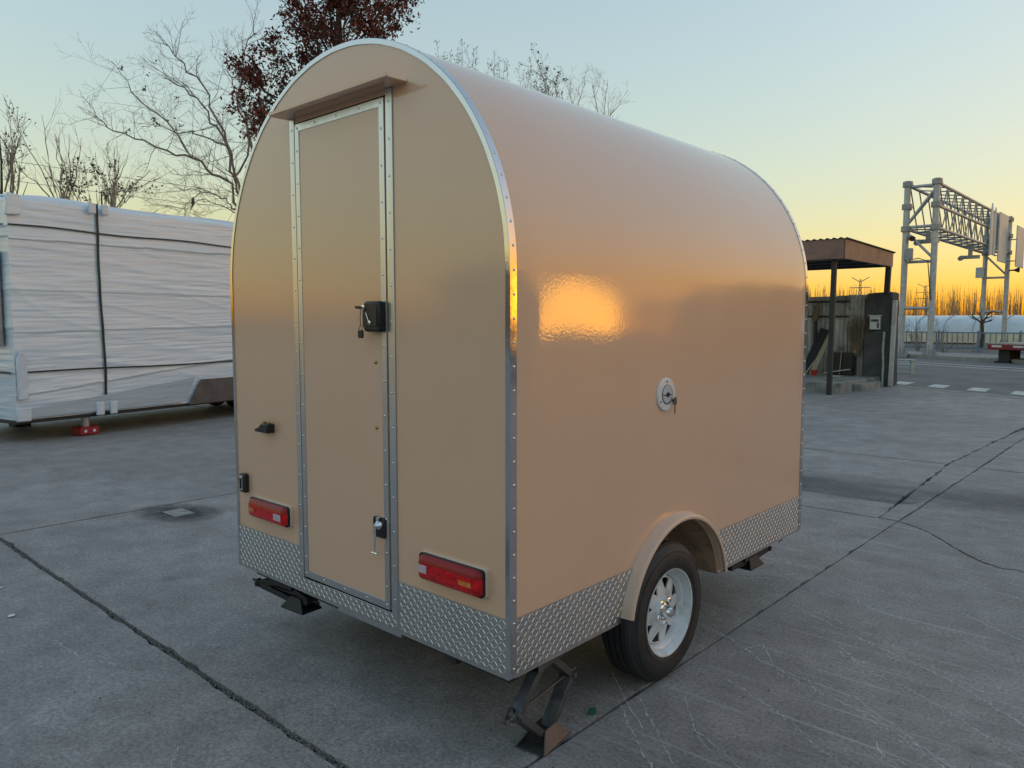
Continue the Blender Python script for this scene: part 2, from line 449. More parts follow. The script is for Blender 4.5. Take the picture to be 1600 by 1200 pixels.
# bits of litter on the concrete
def litter(name, x, y, r, label, mt, n=7, h=0.004):
    pts = [(x + math.cos(6.283 * k / n) * r * rs.uniform(0.5, 1.2), y + math.sin(6.283 * k / n) * r * rs.uniform(0.5, 1.2)) for k in range(n)]
    o = MB().prism(pts, lambda u, v, d: (u, v, d), 0.001, h).build(name, mt)
    return tag(o, label, 'litter')
M['paper'] = mat('pale_scrap', (0.75, 0.74, 0.72), rough=0.7)
M['green_scrap'] = mat('green_plastic_scrap', (0.02, 0.12, 0.08), rough=0.5)
litter('paper_scrap', -2.72, -0.72, 0.022, 'tiny white scrap lying left of the wide pavement joint, farther from camera', M['paper'])
litter('paper_scrap', -2.14, -0.80, 0.026, 'white scrap lying left of the wide pavement joint, nearer to camera', M['paper'])
litter('plastic_scrap', 0.97, 0.56, 0.018, 'small green plastic scrap on the ground behind the deployed jack', M['green_scrap'], 5, 0.02)
litter('dropped_stone', -0.02, -1.02, 0.012, 'small black stone on the bare concrete left of the trailer', M['joint'], 6, 0.01)
litter('paper_scrap', -2.9, 9.05, 0.10, 'scattered white scrap on the open yard right of the trailer', M['paper'], 9)
# pale cover sunk in the slab, in a soft dark stain
cov = MB().box(-3.90, -3.64, 0.80, 0.98, -0.05, 0.003).build('drain_cover', mat('pale_patch_cover', (0.29, 0.28, 0.27), rough=0.8, var=0.4, scale=12), bevel=0.004)
tag(cov, 'pale drain cover set in a dark stained patch of concrete', 'cover')
def stain(x, y, rx, ry, rot, strength):
    m = bpy.data.materials.new('soaked_stain'); m.use_nodes = True; nt = m.node_tree; N = nt.nodes; L = nt.links
    p = N['Principled BSDF']; p.inputs['Base Color'].default_value = (0.06, 0.06, 0.062, 1); p.inputs['Roughness'].default_value = 0.8
    tc = N.new('ShaderNodeTexCoord'); gr = N.new('ShaderNodeTexGradient'); gr.gradient_type = 'SPHERICAL'; L.new(tc.outputs['Object'], gr.inputs[0])
    nz = N.new('ShaderNodeTexNoise'); nz.inputs['Scale'].default_value = 3.5; nz.inputs['Detail'].default_value = 6; L.new(tc.outputs['Object'], nz.inputs[0])
    mu = N.new('ShaderNodeMath'); mu.operation = 'MULTIPLY'; L.new(gr.outputs['Fac'], mu.inputs[0]); L.new(nz.outputs[0], mu.inputs[1])
    mr = N.new('ShaderNodeMapRange'); mr.inputs['From Min'].default_value = 0.02; mr.inputs['From Max'].default_value = 0.42; mr.inputs['To Max'].default_value = strength
    L.new(mu.outputs[0], mr.inputs[0]); L.new(mr.outputs[0], p.inputs['Alpha'])
    o = MB().prism([(math.cos(6.283 * k / 28), math.sin(6.283 * k / 28)) for k in range(28)], lambda u, v, d: (u, v, d), 0.0, 0.0004).build('stain', m, yard)
    o.location = (x, y, 0.0012); o.rotation_euler = (0, 0, rot); o.scale = (rx, ry, 1)
stain(-3.77, 0.89, 0.50, 0.34, 0.3, 0.5)
stain(1.4, 6.2, 3.2, 0.7, 0.1, 0.16); stain(-1.2, 5.6, 2.2, 0.6, 0.05, 0.14); stain(-1.0, -1.9, 1.0, 0.6, 0.6, 0.15)
stain(1.9, 0.5, 0.9, 0.5, 0.4, 0.12)
# long pale scrapes where loads were dragged
M['scrape'] = mat('pale_scrape', (0.85, 0.85, 0.83), rough=0.9)
def scrape(pts, wdt, cover, seed):
    rng = random.Random(seed); m = MB(); P = [Vector((*q, 0)) for q in pts]
    for a, b in zip(P, P[1:]):
        n = max(2, int((b - a).length / 0.0045)); t = (b - a).normalized(); nn = Vector((-t.y, t.x, 0)); dr = 0
        for k in range(n):
            dr = dr * 0.9 + rng.gauss(0, 0.0012)
            if rng.random() > cover: continue
            c = a + (b - a) * (k / n) + nn * (dr + rng.gauss(0, wdt * 0.9) * (1 if rng.random() < 0.6 else 0.25)); l = rng.uniform(0.002, 0.013); w_ = rng.uniform(0.0005, 0.0017)
            m.add([c - t * l - nn * w_ * 0.4 + VZ, c - nn * w_ + VZ, c + t * l + VZ, c + nn * w_ + VZ], [(0, 1, 2, 3)])
    tag(m.build('scrape_marks', M['scrape'], yard, fix=False), kind='stuff')
VZ = Vector((0, 0, 0.0016))
for i_, (pts, w_, c_) in enumerate([
    ([(0.85, 1.74), (1.10, 1.66), (1.30, 1.53), (1.47, 1.49), (1.77, 1.46), (2.15, 1.19), (2.5, 1.0)], 0.010, 0.95),
    ([(1.30, 1.55), (1.55, 1.42), (1.85, 1.36), (2.2, 1.12)], 0.016, 0.8),
    ([(1.12, 2.37), (1.59, 2.13), (2.03, 1.94), (2.36, 1.70), (2.8, 1.5)], 0.007, 0.75), ([(1.1, 2.42), (1.65, 2.2), (2.2, 1.9)], 0.014, 0.5),
    ([(0.58, 3.13), (1.08, 3.11), (1.68, 2.88)], 0.012, 0.6), ([(1.36, 0.73), (1.41, 0.72), (1.63, 0.61)], 0.003, 0.9), ([(1.20, 0.95), (1.36, 0.74), (1.50, 0.62)], 0.004, 0.6),
    ([(1.53, 1.92), (1.74, 1.76), (1.92, 1.71), (2.10, 1.61), (2.31, 1.46), (2.7, 1.25)], 0.014, 0.7), ([(1.50, 2.02), (1.56, 1.93), (1.66, 1.83), (1.70, 1.88)], 0.004, 0.8),
    ([(1.06, 0.80), (1.25, 0.62), (1.42, 0.46)], 0.003, 0.7), ([(1.02, 0.70), (1.3, 0.44), (1.5, 0.3)], 0.003, 0.6), ([(0.8, 0.95), (1.05, 0.72), (1.2, 0.6)], 0.002, 0.7),
    ([(1.9, 2.9), (2.2, 2.7), (2.5, 2.45)], 0.003, 0.9), ([(1.2, 2.75), (1.9, 2.5), (2.6, 2.3)], 0.012, 0.5), ([(1.6, 3.6), (2.3, 3.3), (3.0, 3.1)], 0.010, 0.6), ([(0.4, 2.6), (0.9, 2.75), (1.6, 2.6)], 0.01, 0.4),
    ([(1.25, 1.25), (1.6, 1.08), (1.95, 0.85), (2.3, 0.7)], 0.012, 0.55), ([(1.95, 1.15), (2.0, 1.05), (2.08, 1.06)], 0.006, 0.8), ([(1.18, 1.6), (1.22, 1.72), (1.35, 1.55)], 0.003, 0.7),
    ([(-0.1, -0.75), (0.1, -0.9), (0.35, -1.05)], 0.006, 0.4), ([(-1.6, -0.75), (-1.2, -0.72), (-1.0, -0.62)], 0.01, 0.5), ([(-1.9, 8.7), (-2.6, 9.1), (-3.4, 9.2)], 0.03, 0.8)]):
    scrape(pts, w_, c_, 100 + i_)

# ------------------------------------------------------------------ road beyond the gate
def strip(name, t0, t1, z0, z1, mt, s0=-160, s1=60, parent=None):
    pts = [road_pt(s0, t0), road_pt(s1, t0), road_pt(s1, t1), road_pt(s0, t1)]
    m = MB()
    vs = [(q.x, q.y, z) for z in (z0, z1) for q in pts]
    m.add(vs, [(3, 2, 1, 0), (4, 5, 6, 7), (0, 1, 5, 4), (1, 2, 6, 5), (2, 3, 7, 6), (3, 0, 4, 7)])
    return m.build(name, mt, parent)
road = tag(strip('road', 0.45, 13.4, -0.08, -0.012, M['asphalt']), kind='structure')
tag(strip('gutter_strip', 0.02, 0.44, -0.08, -0.004, M['kerb']), kind='structure')
strip('lane_line', 9.15, 9.30, -0.02, -0.008, M['road_paint'], -60, 40, road)
strip('lane_line', 10.35, 10.50, -0.02, -0.008, M['road_paint'], -60, 40, road)
for k in range(-1, 4):                                    # stop-line blocks in front of the gate
    a = Vector((-2.15 + 0.98 * k, 20.0 - 0.44 * k, 0))
    pts = [a + Vector((-0.19, -0.36, 0)), a + Vector((0.24, -0.56, 0)), a + Vector((0.19, 0.40, 0)), a + Vector((-0.22, 0.56, 0))]
    MB().prism([(q.x, q.y) for q in pts], lambda u, v, d: (u, v, d), -0.02, -0.007).build('marking_block', M['road_paint'], road)
tag(strip('traffic_island', 13.4, 16.6, -0.09, 0.14, M['kerb']), kind='structure')
tag(strip('far_road', 16.62, 23.6, -0.09, -0.02, M['asphalt']), kind='structure')
# ------------------------------------------------------------------ the trailer
ZB, ZC, LEN = 0.363, 1.868, 2.742
trailer = tag(empty('food_trailer', (0, 0, 0)), 'glossy beige round-roofed food trailer with narrow rear door and tread plate skirt', 'trailer')
NARC = 72
def arc(a0=0.0, a1=math.pi, n=NARC, r=1.0):
    return [(r * math.cos(a0 + (a1 - a0) * k / n), ZC + r * math.sin(a0 + (a1 - a0) * k / n)) for k in range(n + 1)]

# wheel opening
FY, FZ = 1.185, 0.295
HR = 0.440
ah = math.asin((ZB - FZ) / HR)
hole = [(FY + HR * math.cos(math.pi - ah - (math.pi - 2 * ah) * k / 32), FZ + HR * math.sin(math.pi - ah - (math.pi - 2 * ah) * k / 32)) for k in range(33)]
# curved roof sheet with both walls
def wallpoly(x, with_hole):
    out = [(x, 0, ZB)]
    if with_hole: out += [(x, y, z) for y, z in hole]
    return out + [(x, LEN, ZB), (x, LEN, ZC), (x, 0, ZC)]
ZS = 0.80
A_END = 0.42
def bow(y, t):
    """the big sheet is not quite flat: it bellies out some millimetres (t = height, then arc length)"""
    u = (t - ZS) / (ZC + A_END - ZS); e = min(1, max(0, min(y, LEN - y)) / 0.14); e = e * e * (3 - 2 * e)
    if u <= 0 or u >= 1: return 0.0
    return 0.0125 * 0.5 * (1 - math.cos(2 * math.pi * u)) * e * (1 + 0.22 * math.sin(y * 2.1 + 0.6)) + e * math.sin(math.pi * u) * (0.0009 * math.sin(y * 6.3 + t * 2.2) + 0.0005 * math.sin(y * 13 - t * 5 + 1.0))
low = [(1.0, 0, ZB)] + [(1.0, y, z) for y, z in hole] + [(1.0, LEN, ZB), (1.0, LEN, ZS), (1.0, 0, ZS)]
sp = MB().add(low, [tuple(range(len(low)))])
sp.loft([[(1.0 + bow(LEN * i / 110, ZS + (ZC - ZS) * j / 60), LEN * i / 110, ZS + (ZC - ZS) * j / 60) for i in range(111)] for j in range(61)], closed_ring=False)
sp.build('side_panel', M['paint'], trailer, smooth=60, fix=False)
w = wallpoly(-1.0, True)
MB().add(w, [tuple(reversed(range(len(w))))]).build('side_panel', M['paint'], trailer, fix=False)
angs = [A_END * k / 30 for k in range(30)] + [A_END + (math.pi - A_END) * k / 70 for k in range(71)]
rings = []
for k in range(111):
    y = LEN * k / 110
    rings.append([((1 + bow(y, ZC + a)) * math.cos(a), y, ZC + (1 + bow(y, ZC + a)) * math.sin(a)) for a in angs])
MB().loft(rings, closed_ring=False).build('roof', M['paint'], trailer, smooth=50)

# rear panel around the door opening
DX0, DX1, DZ0, DZ1 = -0.354, 0.319, 0.437, 2.602
aR, aL = math.acos(DX1), math.acos(DX0)
mr = MB()
p = [(DX1, ZB), (1, ZB)] + arc(0, aR, 30); mr.add([(x, 0, z) for x, z in p], [tuple(range(len(p)))])
p = [(DX0, ZB)] + list(reversed([(-1, ZB)] + list(reversed(arc(aL, math.pi, 30))))); p = [(DX0, ZB)] + arc(aL, math.pi, 30) + [(-1, ZB)]
mr.add([(x, 0, z) for x, z in p], [tuple(range(len(p)))])
p = [(DX0, DZ1), (DX1, DZ1)] + arc(aR, aL, 30); mr.add([(x, 0, z) for x, z in p], [tuple(range(len(p)))])
p = [(DX0, ZB), (DX1, ZB), (DX1, DZ0), (DX0, DZ0)]; mr.add([(x, 0, z) for x, z in p], [(0, 1, 2, 3)])
rear = mr.build('rear_panel', M['paint'], trailer, fix=False)
p = [(1, ZB)] + arc() + [(-1, ZB)]
MB().add([(x, LEN, z) for x, z in p], [tuple(reversed(range(len(p))))]).build('front_panel', M['paint'], trailer, fix=False)
MB().box(-0.995, 0.74, 0.005, LEN - 0.005, ZB + 0.004, ZB + 0.03).build('floor', M['chassis'], trailer)
MB().box(0.7405, 0.995, 0.005, FY - 0.46, ZB + 0.004, ZB + 0.03).build('floor', M['chassis'], trailer)
MB().box(0.7405, 0.995, FY + 0.46, LEN - 0.005, ZB + 0.004, ZB + 0.03).build('floor', M['chassis'], trailer)
# door jamb
MB().box(DX0 - 0.03, DX0, 0.002, 0.05, DZ0, DZ1).box(DX1, DX1 + 0.03, 0.002, 0.05, DZ0, DZ1).box(DX0, DX1, 0.002, 0.05, DZ1, DZ1 + 0.03).box(DX0, DX1, 0.002, 0.05, DZ0 - 0.03, DZ0).box(DX0, DX1, 0.04, 0.05, DZ0, DZ1).build('door_jamb', M['dark_gap'], trailer)

# polished edge trims, lofted round the profile
def profile_frames(step=0.03):
    out = []
    n = int((ZC - ZB) / 0.12)
    for k in range(n): out.append((1.0, ZB + (ZC - ZB) * k / n, 1.0, 0.0))
    for x, z in arc(): out.append((x, z, x, z - ZC))
    for k in range(1, n + 1): out.append((-1.0, ZC + (ZB - ZC) * k / n, -1.0, 0.0))
    return out
def trim(y, sgn):
    sec = [(-0.018, -0.0040), (0.0020, -0.0040), (0.0042, -0.0018), (0.0042, 0.033), (0.0006, 0.033), (0.0006, -0.0006), (-0.018, -0.0006)]
    rr = []
    for i, (x, z, nx, nz) in enumerate(profile_frames()):
        w_ = math.sin(i * 1.7) * 0.0006
        rr.append([(x + nx * (a + (w_ if a < -0.01 else 0)), y + sgn * b, z + nz * (a + (w_ if a < -0.01 else 0))) for a, b in sec])
    return MB().loft(rr, caps=True).build('edge_trim', M['alu'], trailer, smooth=35)
trim(0.0, 1)
trim(LEN, -1)

def dome(m, c, n, r, h):
    """small round head facing n"""
    x, y, d = frame_of(n); c = Vector(c)
    rr = []
    for rr_, hh in ((1.0, 0.0), (0.92, 0.45), (0.6, 0.85)):
        rr.append([c + d * h * hh + (x * math.cos(6.2832 * k / 8) + y * math.sin(6.2832 * k / 8)) * r * rr_ for k in range(8)])
    m.loft(rr); b = len(m.v); m.f.append(tuple(b - 8 + k for k in range(8)))
riv = MB()
s_tot = 2 * (ZC - ZB) + math.pi
def along(s):
    if s < ZC - ZB: return (1.0, ZB + s, 1.0, 0.0)
    s -= ZC - ZB
    if s < math.pi: return (math.cos(s), ZC + math.sin(s), math.cos(s), math.sin(s))
    return (-1.0, ZC - (s - math.pi), -1.0, 0.0)
s = 0.035
while s < s_tot - 0.02:
    x, z, nx, nz = along(s)
    for yy in (0.018, LEN - 0.018):
        dome(riv, (x + nx * 0.004, yy, z + nz * 0.004), (nx, 0, nz), 0.0058, 0.004)
    s += 0.0865
tag(riv.build('trim_rivets', M['screw'], trailer, smooth=50), kind='stuff')

# ---- tread plate: sheet with raised lugs
def tread(rects, plane, name='tread_plate'):
    """rects in (u, z); plane 'rear' (y = 0, facing -y) or 'side' (x = 1, facing +x)"""
    def P(u, z, h):
        return (u, -0.0016 - h, z) if plane == 'rear' else (1.0016 + h, u, z)
    sh = MB()
    for poly in rects:
        sh.prism(poly, P, 0.0, 0.0012)
    o = sh.build(name, M['tread'], trailer)
    lug = MB(); pitch = 0.0212
    for poly in rects:
        u0 = min(q[0] for q in poly); u1 = max(q[0] for q in poly); z0 = min(q[1] for q in poly); z1 = max(q[1] for q in poly)
        iu0, iu1 = int(u0 / pitch) - 1, int(u1 / pitch) + 2
        for i in range(iu0, iu1):
            for j in range(int(z0 / pitch) - 1, int(z1 / pitch) + 2):
                cu, cz = i * pitch, j * pitch
                up = (i + j) % 2 == 0
                if cu < u0 + 0.006 or cu > u1 - 0.006 or cz < z0 + 0.005 or cz > z1 + 0.004: continue
                if plane == 'side':
                    if (cu - FY) ** 2 + (cz - FZ) ** 2 < 0.475 ** 2: continue
                a = rad(45 if up else 135)
                du, dz = math.cos(a), math.sin(a); l, wd, h = 0.0128, 0.0027, 0.0016
                pts = [(cu + du * l, cz + dz * l, 0.0011), (cu + du * l * .55 - dz * wd, cz + dz * l * .55 + du * wd, 0.0011), (cu - du * l * .55 - dz * wd, cz - dz * l * .55 + du * wd, 0.0011),
                       (cu - du * l, cz - dz * l, 0.0011), (cu - du * l * .55 + dz * wd, cz - dz * l * .55 - du * wd, 0.0011), (cu + du * l * .55 + dz * wd, cz + dz * l * .55 - du * wd, 0.0011),
                       (cu + du * l * .6, cz + dz * l * .6, 0.0011 + h), (cu - du * l * .6, cz - dz * l * .6, 0.0011 + h)]
                lug.add([P(*q) for q in pts], [(0, 1, 6), (1, 2, 7, 6), (2, 3, 7), (3, 4, 7), (4, 5, 6, 7), (5, 0, 6)])
    tag(lug.build('tread_lugs', M['tread'], o, fix=True), kind='stuff')
    return o
DT = 0.586
tread([[(-0.9815, ZB + .002), (-0.393, ZB + .002), (-0.393, DT), (-0.9815, DT)]], 'rear')
tread([[(0.362, ZB + .002), (0.9815, ZB + .002), (0.9815, DT), (0.362, DT)]], 'rear')
tread([[(-0.3925, ZB + .002), (0.3615, ZB + .002), (0.3615, 0.430), (-0.3925, 0.430)]], 'rear')
def fender_cut(y_at, z): return math.sqrt(max(0, 0.452 ** 2 - (z - FZ) ** 2))
rear_part = [(0.0335, ZB + .002)] + [(FY - fender_cut(0, z), z) for z in (ZB + .002, 0.42, 0.47, 0.53, DT)] + [(0.0335, DT)]
front_part = [(FY + fender_cut(0, z), z) for z in (DT, 0.53, 0.47, 0.42, ZB + .002)] + [(LEN - 0.0335, ZB + .002), (LEN - 0.0335, DT)]
tread([rear_part], 'side')
tread([front_part], 'side')
# plain bottom edge strip under the skirt
MB().box(-0.995, 0.995, -0.001, 0.03, ZB - 0.006, ZB).build('bottom_edge', M['alu_strip'], trailer)
MB().box(0.97, 1.001, 0.031, FY - 0.45, ZB - 0.006, ZB).build('bottom_edge', M['alu_strip'], trailer)
MB().box(0.97, 1.001, FY + 0.45, LEN, ZB - 0.006, ZB).build('bottom_edge', M['alu_strip'], trailer)

# ---- rear door
door = MB().box(-0.346, 0.311, -0.005, 0.03, 0.4475, 2.593).build('door', M['paint'], trailer, bevel=0.002)
def strip_xz(name, poly, y0, y1, parent, mt='alu_strip'):
    return MB().prism(poly, lambda u, v, d: (u, d, v), y0, y1).build(name, M[mt], parent, bevel=0.0008, seg=1)
a, b, c, d_ = -0.3465, 0.3115, 0.447, 2.5935
wt = 0.033
strip_xz('door_trim', [(a, c), (a, d_), (a + wt, d_ - wt), (a + wt, c + wt)], -0.0078, -0.0045, door)
strip_xz('door_trim', [(b, c), (b, d_), (b - wt, d_ - wt), (b - wt, c + wt)], -0.0078, -0.0045, door)
strip_xz('door_trim', [(a + 0.0008, d_), (b - 0.0008, d_), (b - wt, d_ - wt - 0.0008), (a + wt, d_ - wt - 0.0008)], -0.0074, -0.0045, door)
strip_xz('door_trim', [(a + 0.0008, c), (b - 0.0008, c), (b - wt, c + wt + 0.0008), (a + wt, c + wt + 0.0008)], -0.0074, -0.0045, door)
# frame strips on the body
strip_xz('door_frame', [(-0.393, 0.4305), (-0.355, 0.4305), (-0.355, 2.622), (-0.393, 2.622)], -0.0055, -0.0005, trailer)
strip_xz('door_frame', [(0.320, 0.4305), (0.362, 0.4305), (0.362, 2.622), (0.320, 2.622)], -0.0055, -0.0005, trailer)
strip_xz('door_frame', [(-0.3545, 0.431), (0.3195, 0.431), (0.3195, 0.4385), (-0.3545, 0.4385)], -0.0058, -0.0005, trailer, 'alu')
scr = MB()
for x in (a + wt * .55, b - wt * .55):
    z = c + 0.10
    while z < d_ - 0.05:
        dome(scr, (x, -0.0078, z), (0, -1, 0), 0.0052, 0.0035); z += 0.148
for k in range(1, 4):
    for z in (c + wt * .5, d_ - wt * .5): dome(scr, (a + (b - a) * k / 4, -0.0074, z), (0, -1, 0), 0.0052, 0.0035)
for x, z in ((a + .02, c + .02), (b - .02, c + .02), (a + .02, d_ - .02), (b - .02, d_ - .02)): dome(scr, (x, -0.0078, z), (0, -1, 0), 0.0052, 0.0035)
tag(scr.build('door_screws', M['screw'], door, smooth=50), kind='stuff')
scr = MB()
for x in (-0.374, 0.341):
    z = 0.50
    while z < 2.60:
        dome(scr, (x, -0.0055, z), (0, -1, 0), 0.0052, 0.0035); z += 0.148
tag(scr.build('frame_screws', M['screw'], trailer, smooth=50), kind='stuff')
for z in (1.512, 1.232):                                       # two bolt heads on the door leaf
    sb = MB(); dome(sb, (0.235, -0.005, z), (0, -1, 0), 0.009, 0.007); sb.build('bolt_head', M['brass'], door, smooth=50)

# door handle: black paddle box with lock
hd = MB().prism([(0.243, 1.769), (0.343, 1.769), (0.343, 1.641), (0.243, 1.641), (0.226, 1.665), (0.226, 1.745)], lambda u, v, d: (u - 0.04, d, v), -0.005, -0.040).build('door_handle', M['black'], door, bevel=0.010, seg=3)
MB().prism(rrect(0.222, 0.292, 1.662, 1.752, 0.008), lambda u, v, d: (u, d, v), -0.039, -0.0435).build('handle_paddle', M['black'], door, bevel=0.002)
MB().lathe([(0.0, 0.0), (0.011, 0.0), (0.012, 0.004), (0.012, 0.012), (0.004, 0.013), (0, 0.013)][::1], (0.206, -0.036, 1.742), (0, -1, 0), 16).build('lock_barrel', M['chrome'], door, smooth=40)
MB().tube([(0.224, -0.046, 1.722), (0.236, -0.047, 1.70), (0.244, -0.047, 1.685)], 0.0022, 6).lathe([(0.009, 0), (0.009, 0.003), (0.003, 0.005)], (0.247, -0.044, 1.679), (0, -1, 0), 12).build('handle_pin', M['chrome'], door, smooth=40)
# keys in the lock
keys = tag(empty('key_bunch', (0.206, -0.05, 1.742)), 'small keys with black heads hanging from the black door handle', 'keys')
def kp(m, *pts): return m
k1 = MB().box(-0.045, -0.006, -0.004, 0.0, -0.006, 0.006).build('key', M['black'], keys, bevel=0.002)
k1.location = (0, -0.002, 0); k1.rotation_euler = (0, rad(4), 0)
k2 = MB().prism(rrect(-0.019, 0.013, -0.128, -0.094, 0.006), lambda u, v, d: (u, d, v), -0.012, -0.004).build('key_head', M['black'], keys, bevel=0.0015)
MB().add([(-0.006, -0.007, -0.126), (0.004, -0.007, -0.127), (0.010, -0.007, -0.165), (0.005, -0.007, -0.168), (-0.006, -0.009, -0.126), (0.004, -0.009, -0.127), (0.010, -0.009, -0.165), (0.005, -0.009, -0.168)], [(0, 1, 2, 3), (7, 6, 5, 4), (0, 4, 5, 1), (1, 5, 6, 2), (2, 6, 7, 3), (3, 7, 4, 0)]).build('key_blade', M['screw'], keys)
MB().tube([(-0.004 + 0.010 * math.cos(t * 0.524), -0.008, -0.086 + 0.010 * math.sin(t * 0.524)) for t in range(13)], 0.0014, 5, False).tube([(-0.002, -0.006, -0.004), (-0.006, -0.008, -0.04), (-0.004, -0.008, -0.076)], 0.0016, 5).build('key_ring', M['black'], keys)

# lower latch: black plate, chrome boss and lever
lt = MB().prism(rrect(0.208, 0.292, 0.756, 0.846, 0.012), lambda u, v, d: (u, d, v), -0.005, -0.014).build('latch_plate', M['black'], door, bevel=0.003)
MB().lathe([(0.0, 0.0), (0.021, 0.0), (0.019, 0.010), (0.012, 0.018), (0.008, 0.026), (0, 0.027)], (0.252, -0.013, 0.812), (0, -1, 0), 20).box(0.243, 0.262, -0.024, -0.013, 0.822, 0.846).build('latch_boss', M['chrome'], door, smooth=40)
MB().tube([(0.252, -0.036, 0.815), (0.2515, -0.037, 0.76), (0.247, -0.036, 0.694)], [0.0068, 0.0052, 0.0042], 10).tube([(0.229, -0.036, 0.692), (0.265, -0.036, 0.692)], 0.0042, 8).build('latch_lever', M['chrome'], door, smooth=40)

# ---- drip gutter over the door
gx0, gx1 = -0.405, 0.455
def gut(u0, u1):
    sec = [(0.0, 2.636), (0.0, 2.624), (-0.096, 2.622), (-0.103, 2.626), (-0.104, 2.640), (-0.101, 2.640), (-0.098, 2.629), (-0.094, 2.626), (-0.0025, 2.628), (-0.0025, 2.636)]
    return [[(u, y - 0.0005, z) for y, z in sec] for u in (u0, u1)]
MB().loft(gut(gx0, gx1), caps=True).build('drip_gutter', M['paint'], trailer)

# ---- tail lamps
def lamp(x0, x1, z0, z1, inner):
    br = MB().prism(rrect(x0 - 0.001, x1 + 0.001, z0 + 0.002, z1 + 0.001, 0.008), lambda u, v, d: (u, d, v), -0.0005, -0.030).build('tail_lamp', M['bracket'], trailer, bevel=0.003)
    MB().prism(rrect(x0 + 0.0005, x1 - 0.0005, z0 + 0.001, z1 - 0.0005, 0.016, 6), lambda u, v, d: (u, d, v), -0.029, -0.043).build('lamp_gasket', M['black'], br, bevel=0.002)
    # lens: bulged rounded slab
    nx, nz = 24, 10
    ml = MB(); rows = []
    for j in range(nz + 1):
        row = []
        for i in range(nx + 1):
            s_, t_ = -1 + 2 * i / nx, -1 + 2 * j / nz
            k = 1 - 0.5 * (abs(s_) ** 10 + abs(t_) ** 6) ** 1.0 * 0.0
            u = (x0 + x1) / 2 + s_ * ((x1 - x0) / 2 - 0.0035) * (1 - 0.028 * abs(t_) ** 8)
            v = (z0 + z1) / 2 + t_ * ((z1 - z0) / 2 - 0.0025) * (1 - 0.10 * abs(s_) ** 14)
            e = (1 - abs(s_) ** 16) * (1 - abs(t_) ** 8)
            dd = -0.043 - 0.017 * e ** 0.5 - 0.006 * (1 - t_ * t_) * e
            row.append((u, dd, v))
        rows.append(row)
    ml.loft(rows[:8], closed_ring=False)
    ml.build('lens', M['lens_red'], br, smooth=60)
    MB().loft([[(u, dd + (0.0015 if k == 0 else 0.003), v) for u, dd, v in rw_] for k, rw_ in enumerate(rows[7:])], closed_ring=False).build('upper_lens', M['lens_dark'], br, smooth=60)
    w_ = x1 - x0; h_ = z1 - z0
    def panel(name, fa, fb, ga, gb, mt):
        ua, ub = x0 + w_ * fa, x0 + w_ * fb
        va, vb = z0 + h_ * ga, z0 + h_ * gb
        nn = 12; rws = []
        for j in range(5):
            rw = []
            for i in range(nn + 1):
                u = ua + (ub - ua) * i / nn; v = va + (vb - va) * j / 4
                s_ = (u - (x0 + x1) / 2) / (w_ / 2); t_ = (v - (z0 + z1) / 2) / (h_ / 2)
                e = (1 - abs(s_) ** 16) * (1 - abs(t_) ** 8)
                rw.append((u, -0.0440 - 0.017 * e ** 0.5 - 0.006 * (1 - t_ * t_) * e - (0.0022 if (i + j) % 2 and mt != 'lens_dark' else 0), v))
            rws.append(rw)
        MB().loft(rws, closed_ring=False).build(name, M[mt], br, smooth=60)
    if inner == 'left':
        panel('reverse_lens', 0.06, 0.20, 0.34, 0.64, 'lens_clear'); panel('indicator_lens', 0.70, 0.89, 0.36, 0.54, 'lens_amber')
    else:
        panel('reverse_lens', 0.74, 0.92, 0.30, 0.62, 'lens_clear'); panel('indicator_lens', 0.09, 0.22, 0.36, 0.56, 'lens_amber')
    br.location.y = 0.013
    return br
lamp(0.528, 0.893, 0.647, 0.757, 'left')
lamp(-0.816, -0.450, 0.668, 0.772, 'right')

# ---- door catch (black wedge) and side hasp on the left of the rear face
ct = MB().prism([(-0.725, 1.125), (-0.600, 1.125), (-0.600, 1.172), (-0.660, 1.172), (-0.690, 1.150), (-0.725, 1.140)], lambda u, v, d: (u, d, v), -0.0005, -0.045).build('door_catch', M['black'], trailer, bevel=0.006)
for x in (-0.655, -0.618):
    MB().lathe([(0, 0), (0.009, 0), (0.009, 0.008), (0.004, 0.011), (0, 0.011)], (x, -0.024, 1.171), (0, 0, 1), 12).build('catch_stud', M['brass'], ct, smooth=40)
hs = MB().prism(rrect(-0.930, -0.872, 0.778, 0.880, 0.010), lambda u, v, d: (u, d, v), -0.0005, -0.026).build('hasp', M['black'], trailer, bevel=0.006)
MB().prism(rrect(-0.922, -0.893, 0.790, 0.868, 0.006), lambda u, v, d: (u, d, v), -0.0258, -0.030).build('hasp_face', M['screw'], hs, bevel=0.002)
MB().box(-0.911, -0.905, -0.034, -0.0305, 0.800, 0.852).box(-0.917, -0.899, -0.034, -0.0305, 0.846, 0.853).build('hasp_bar', M['black'], hs)

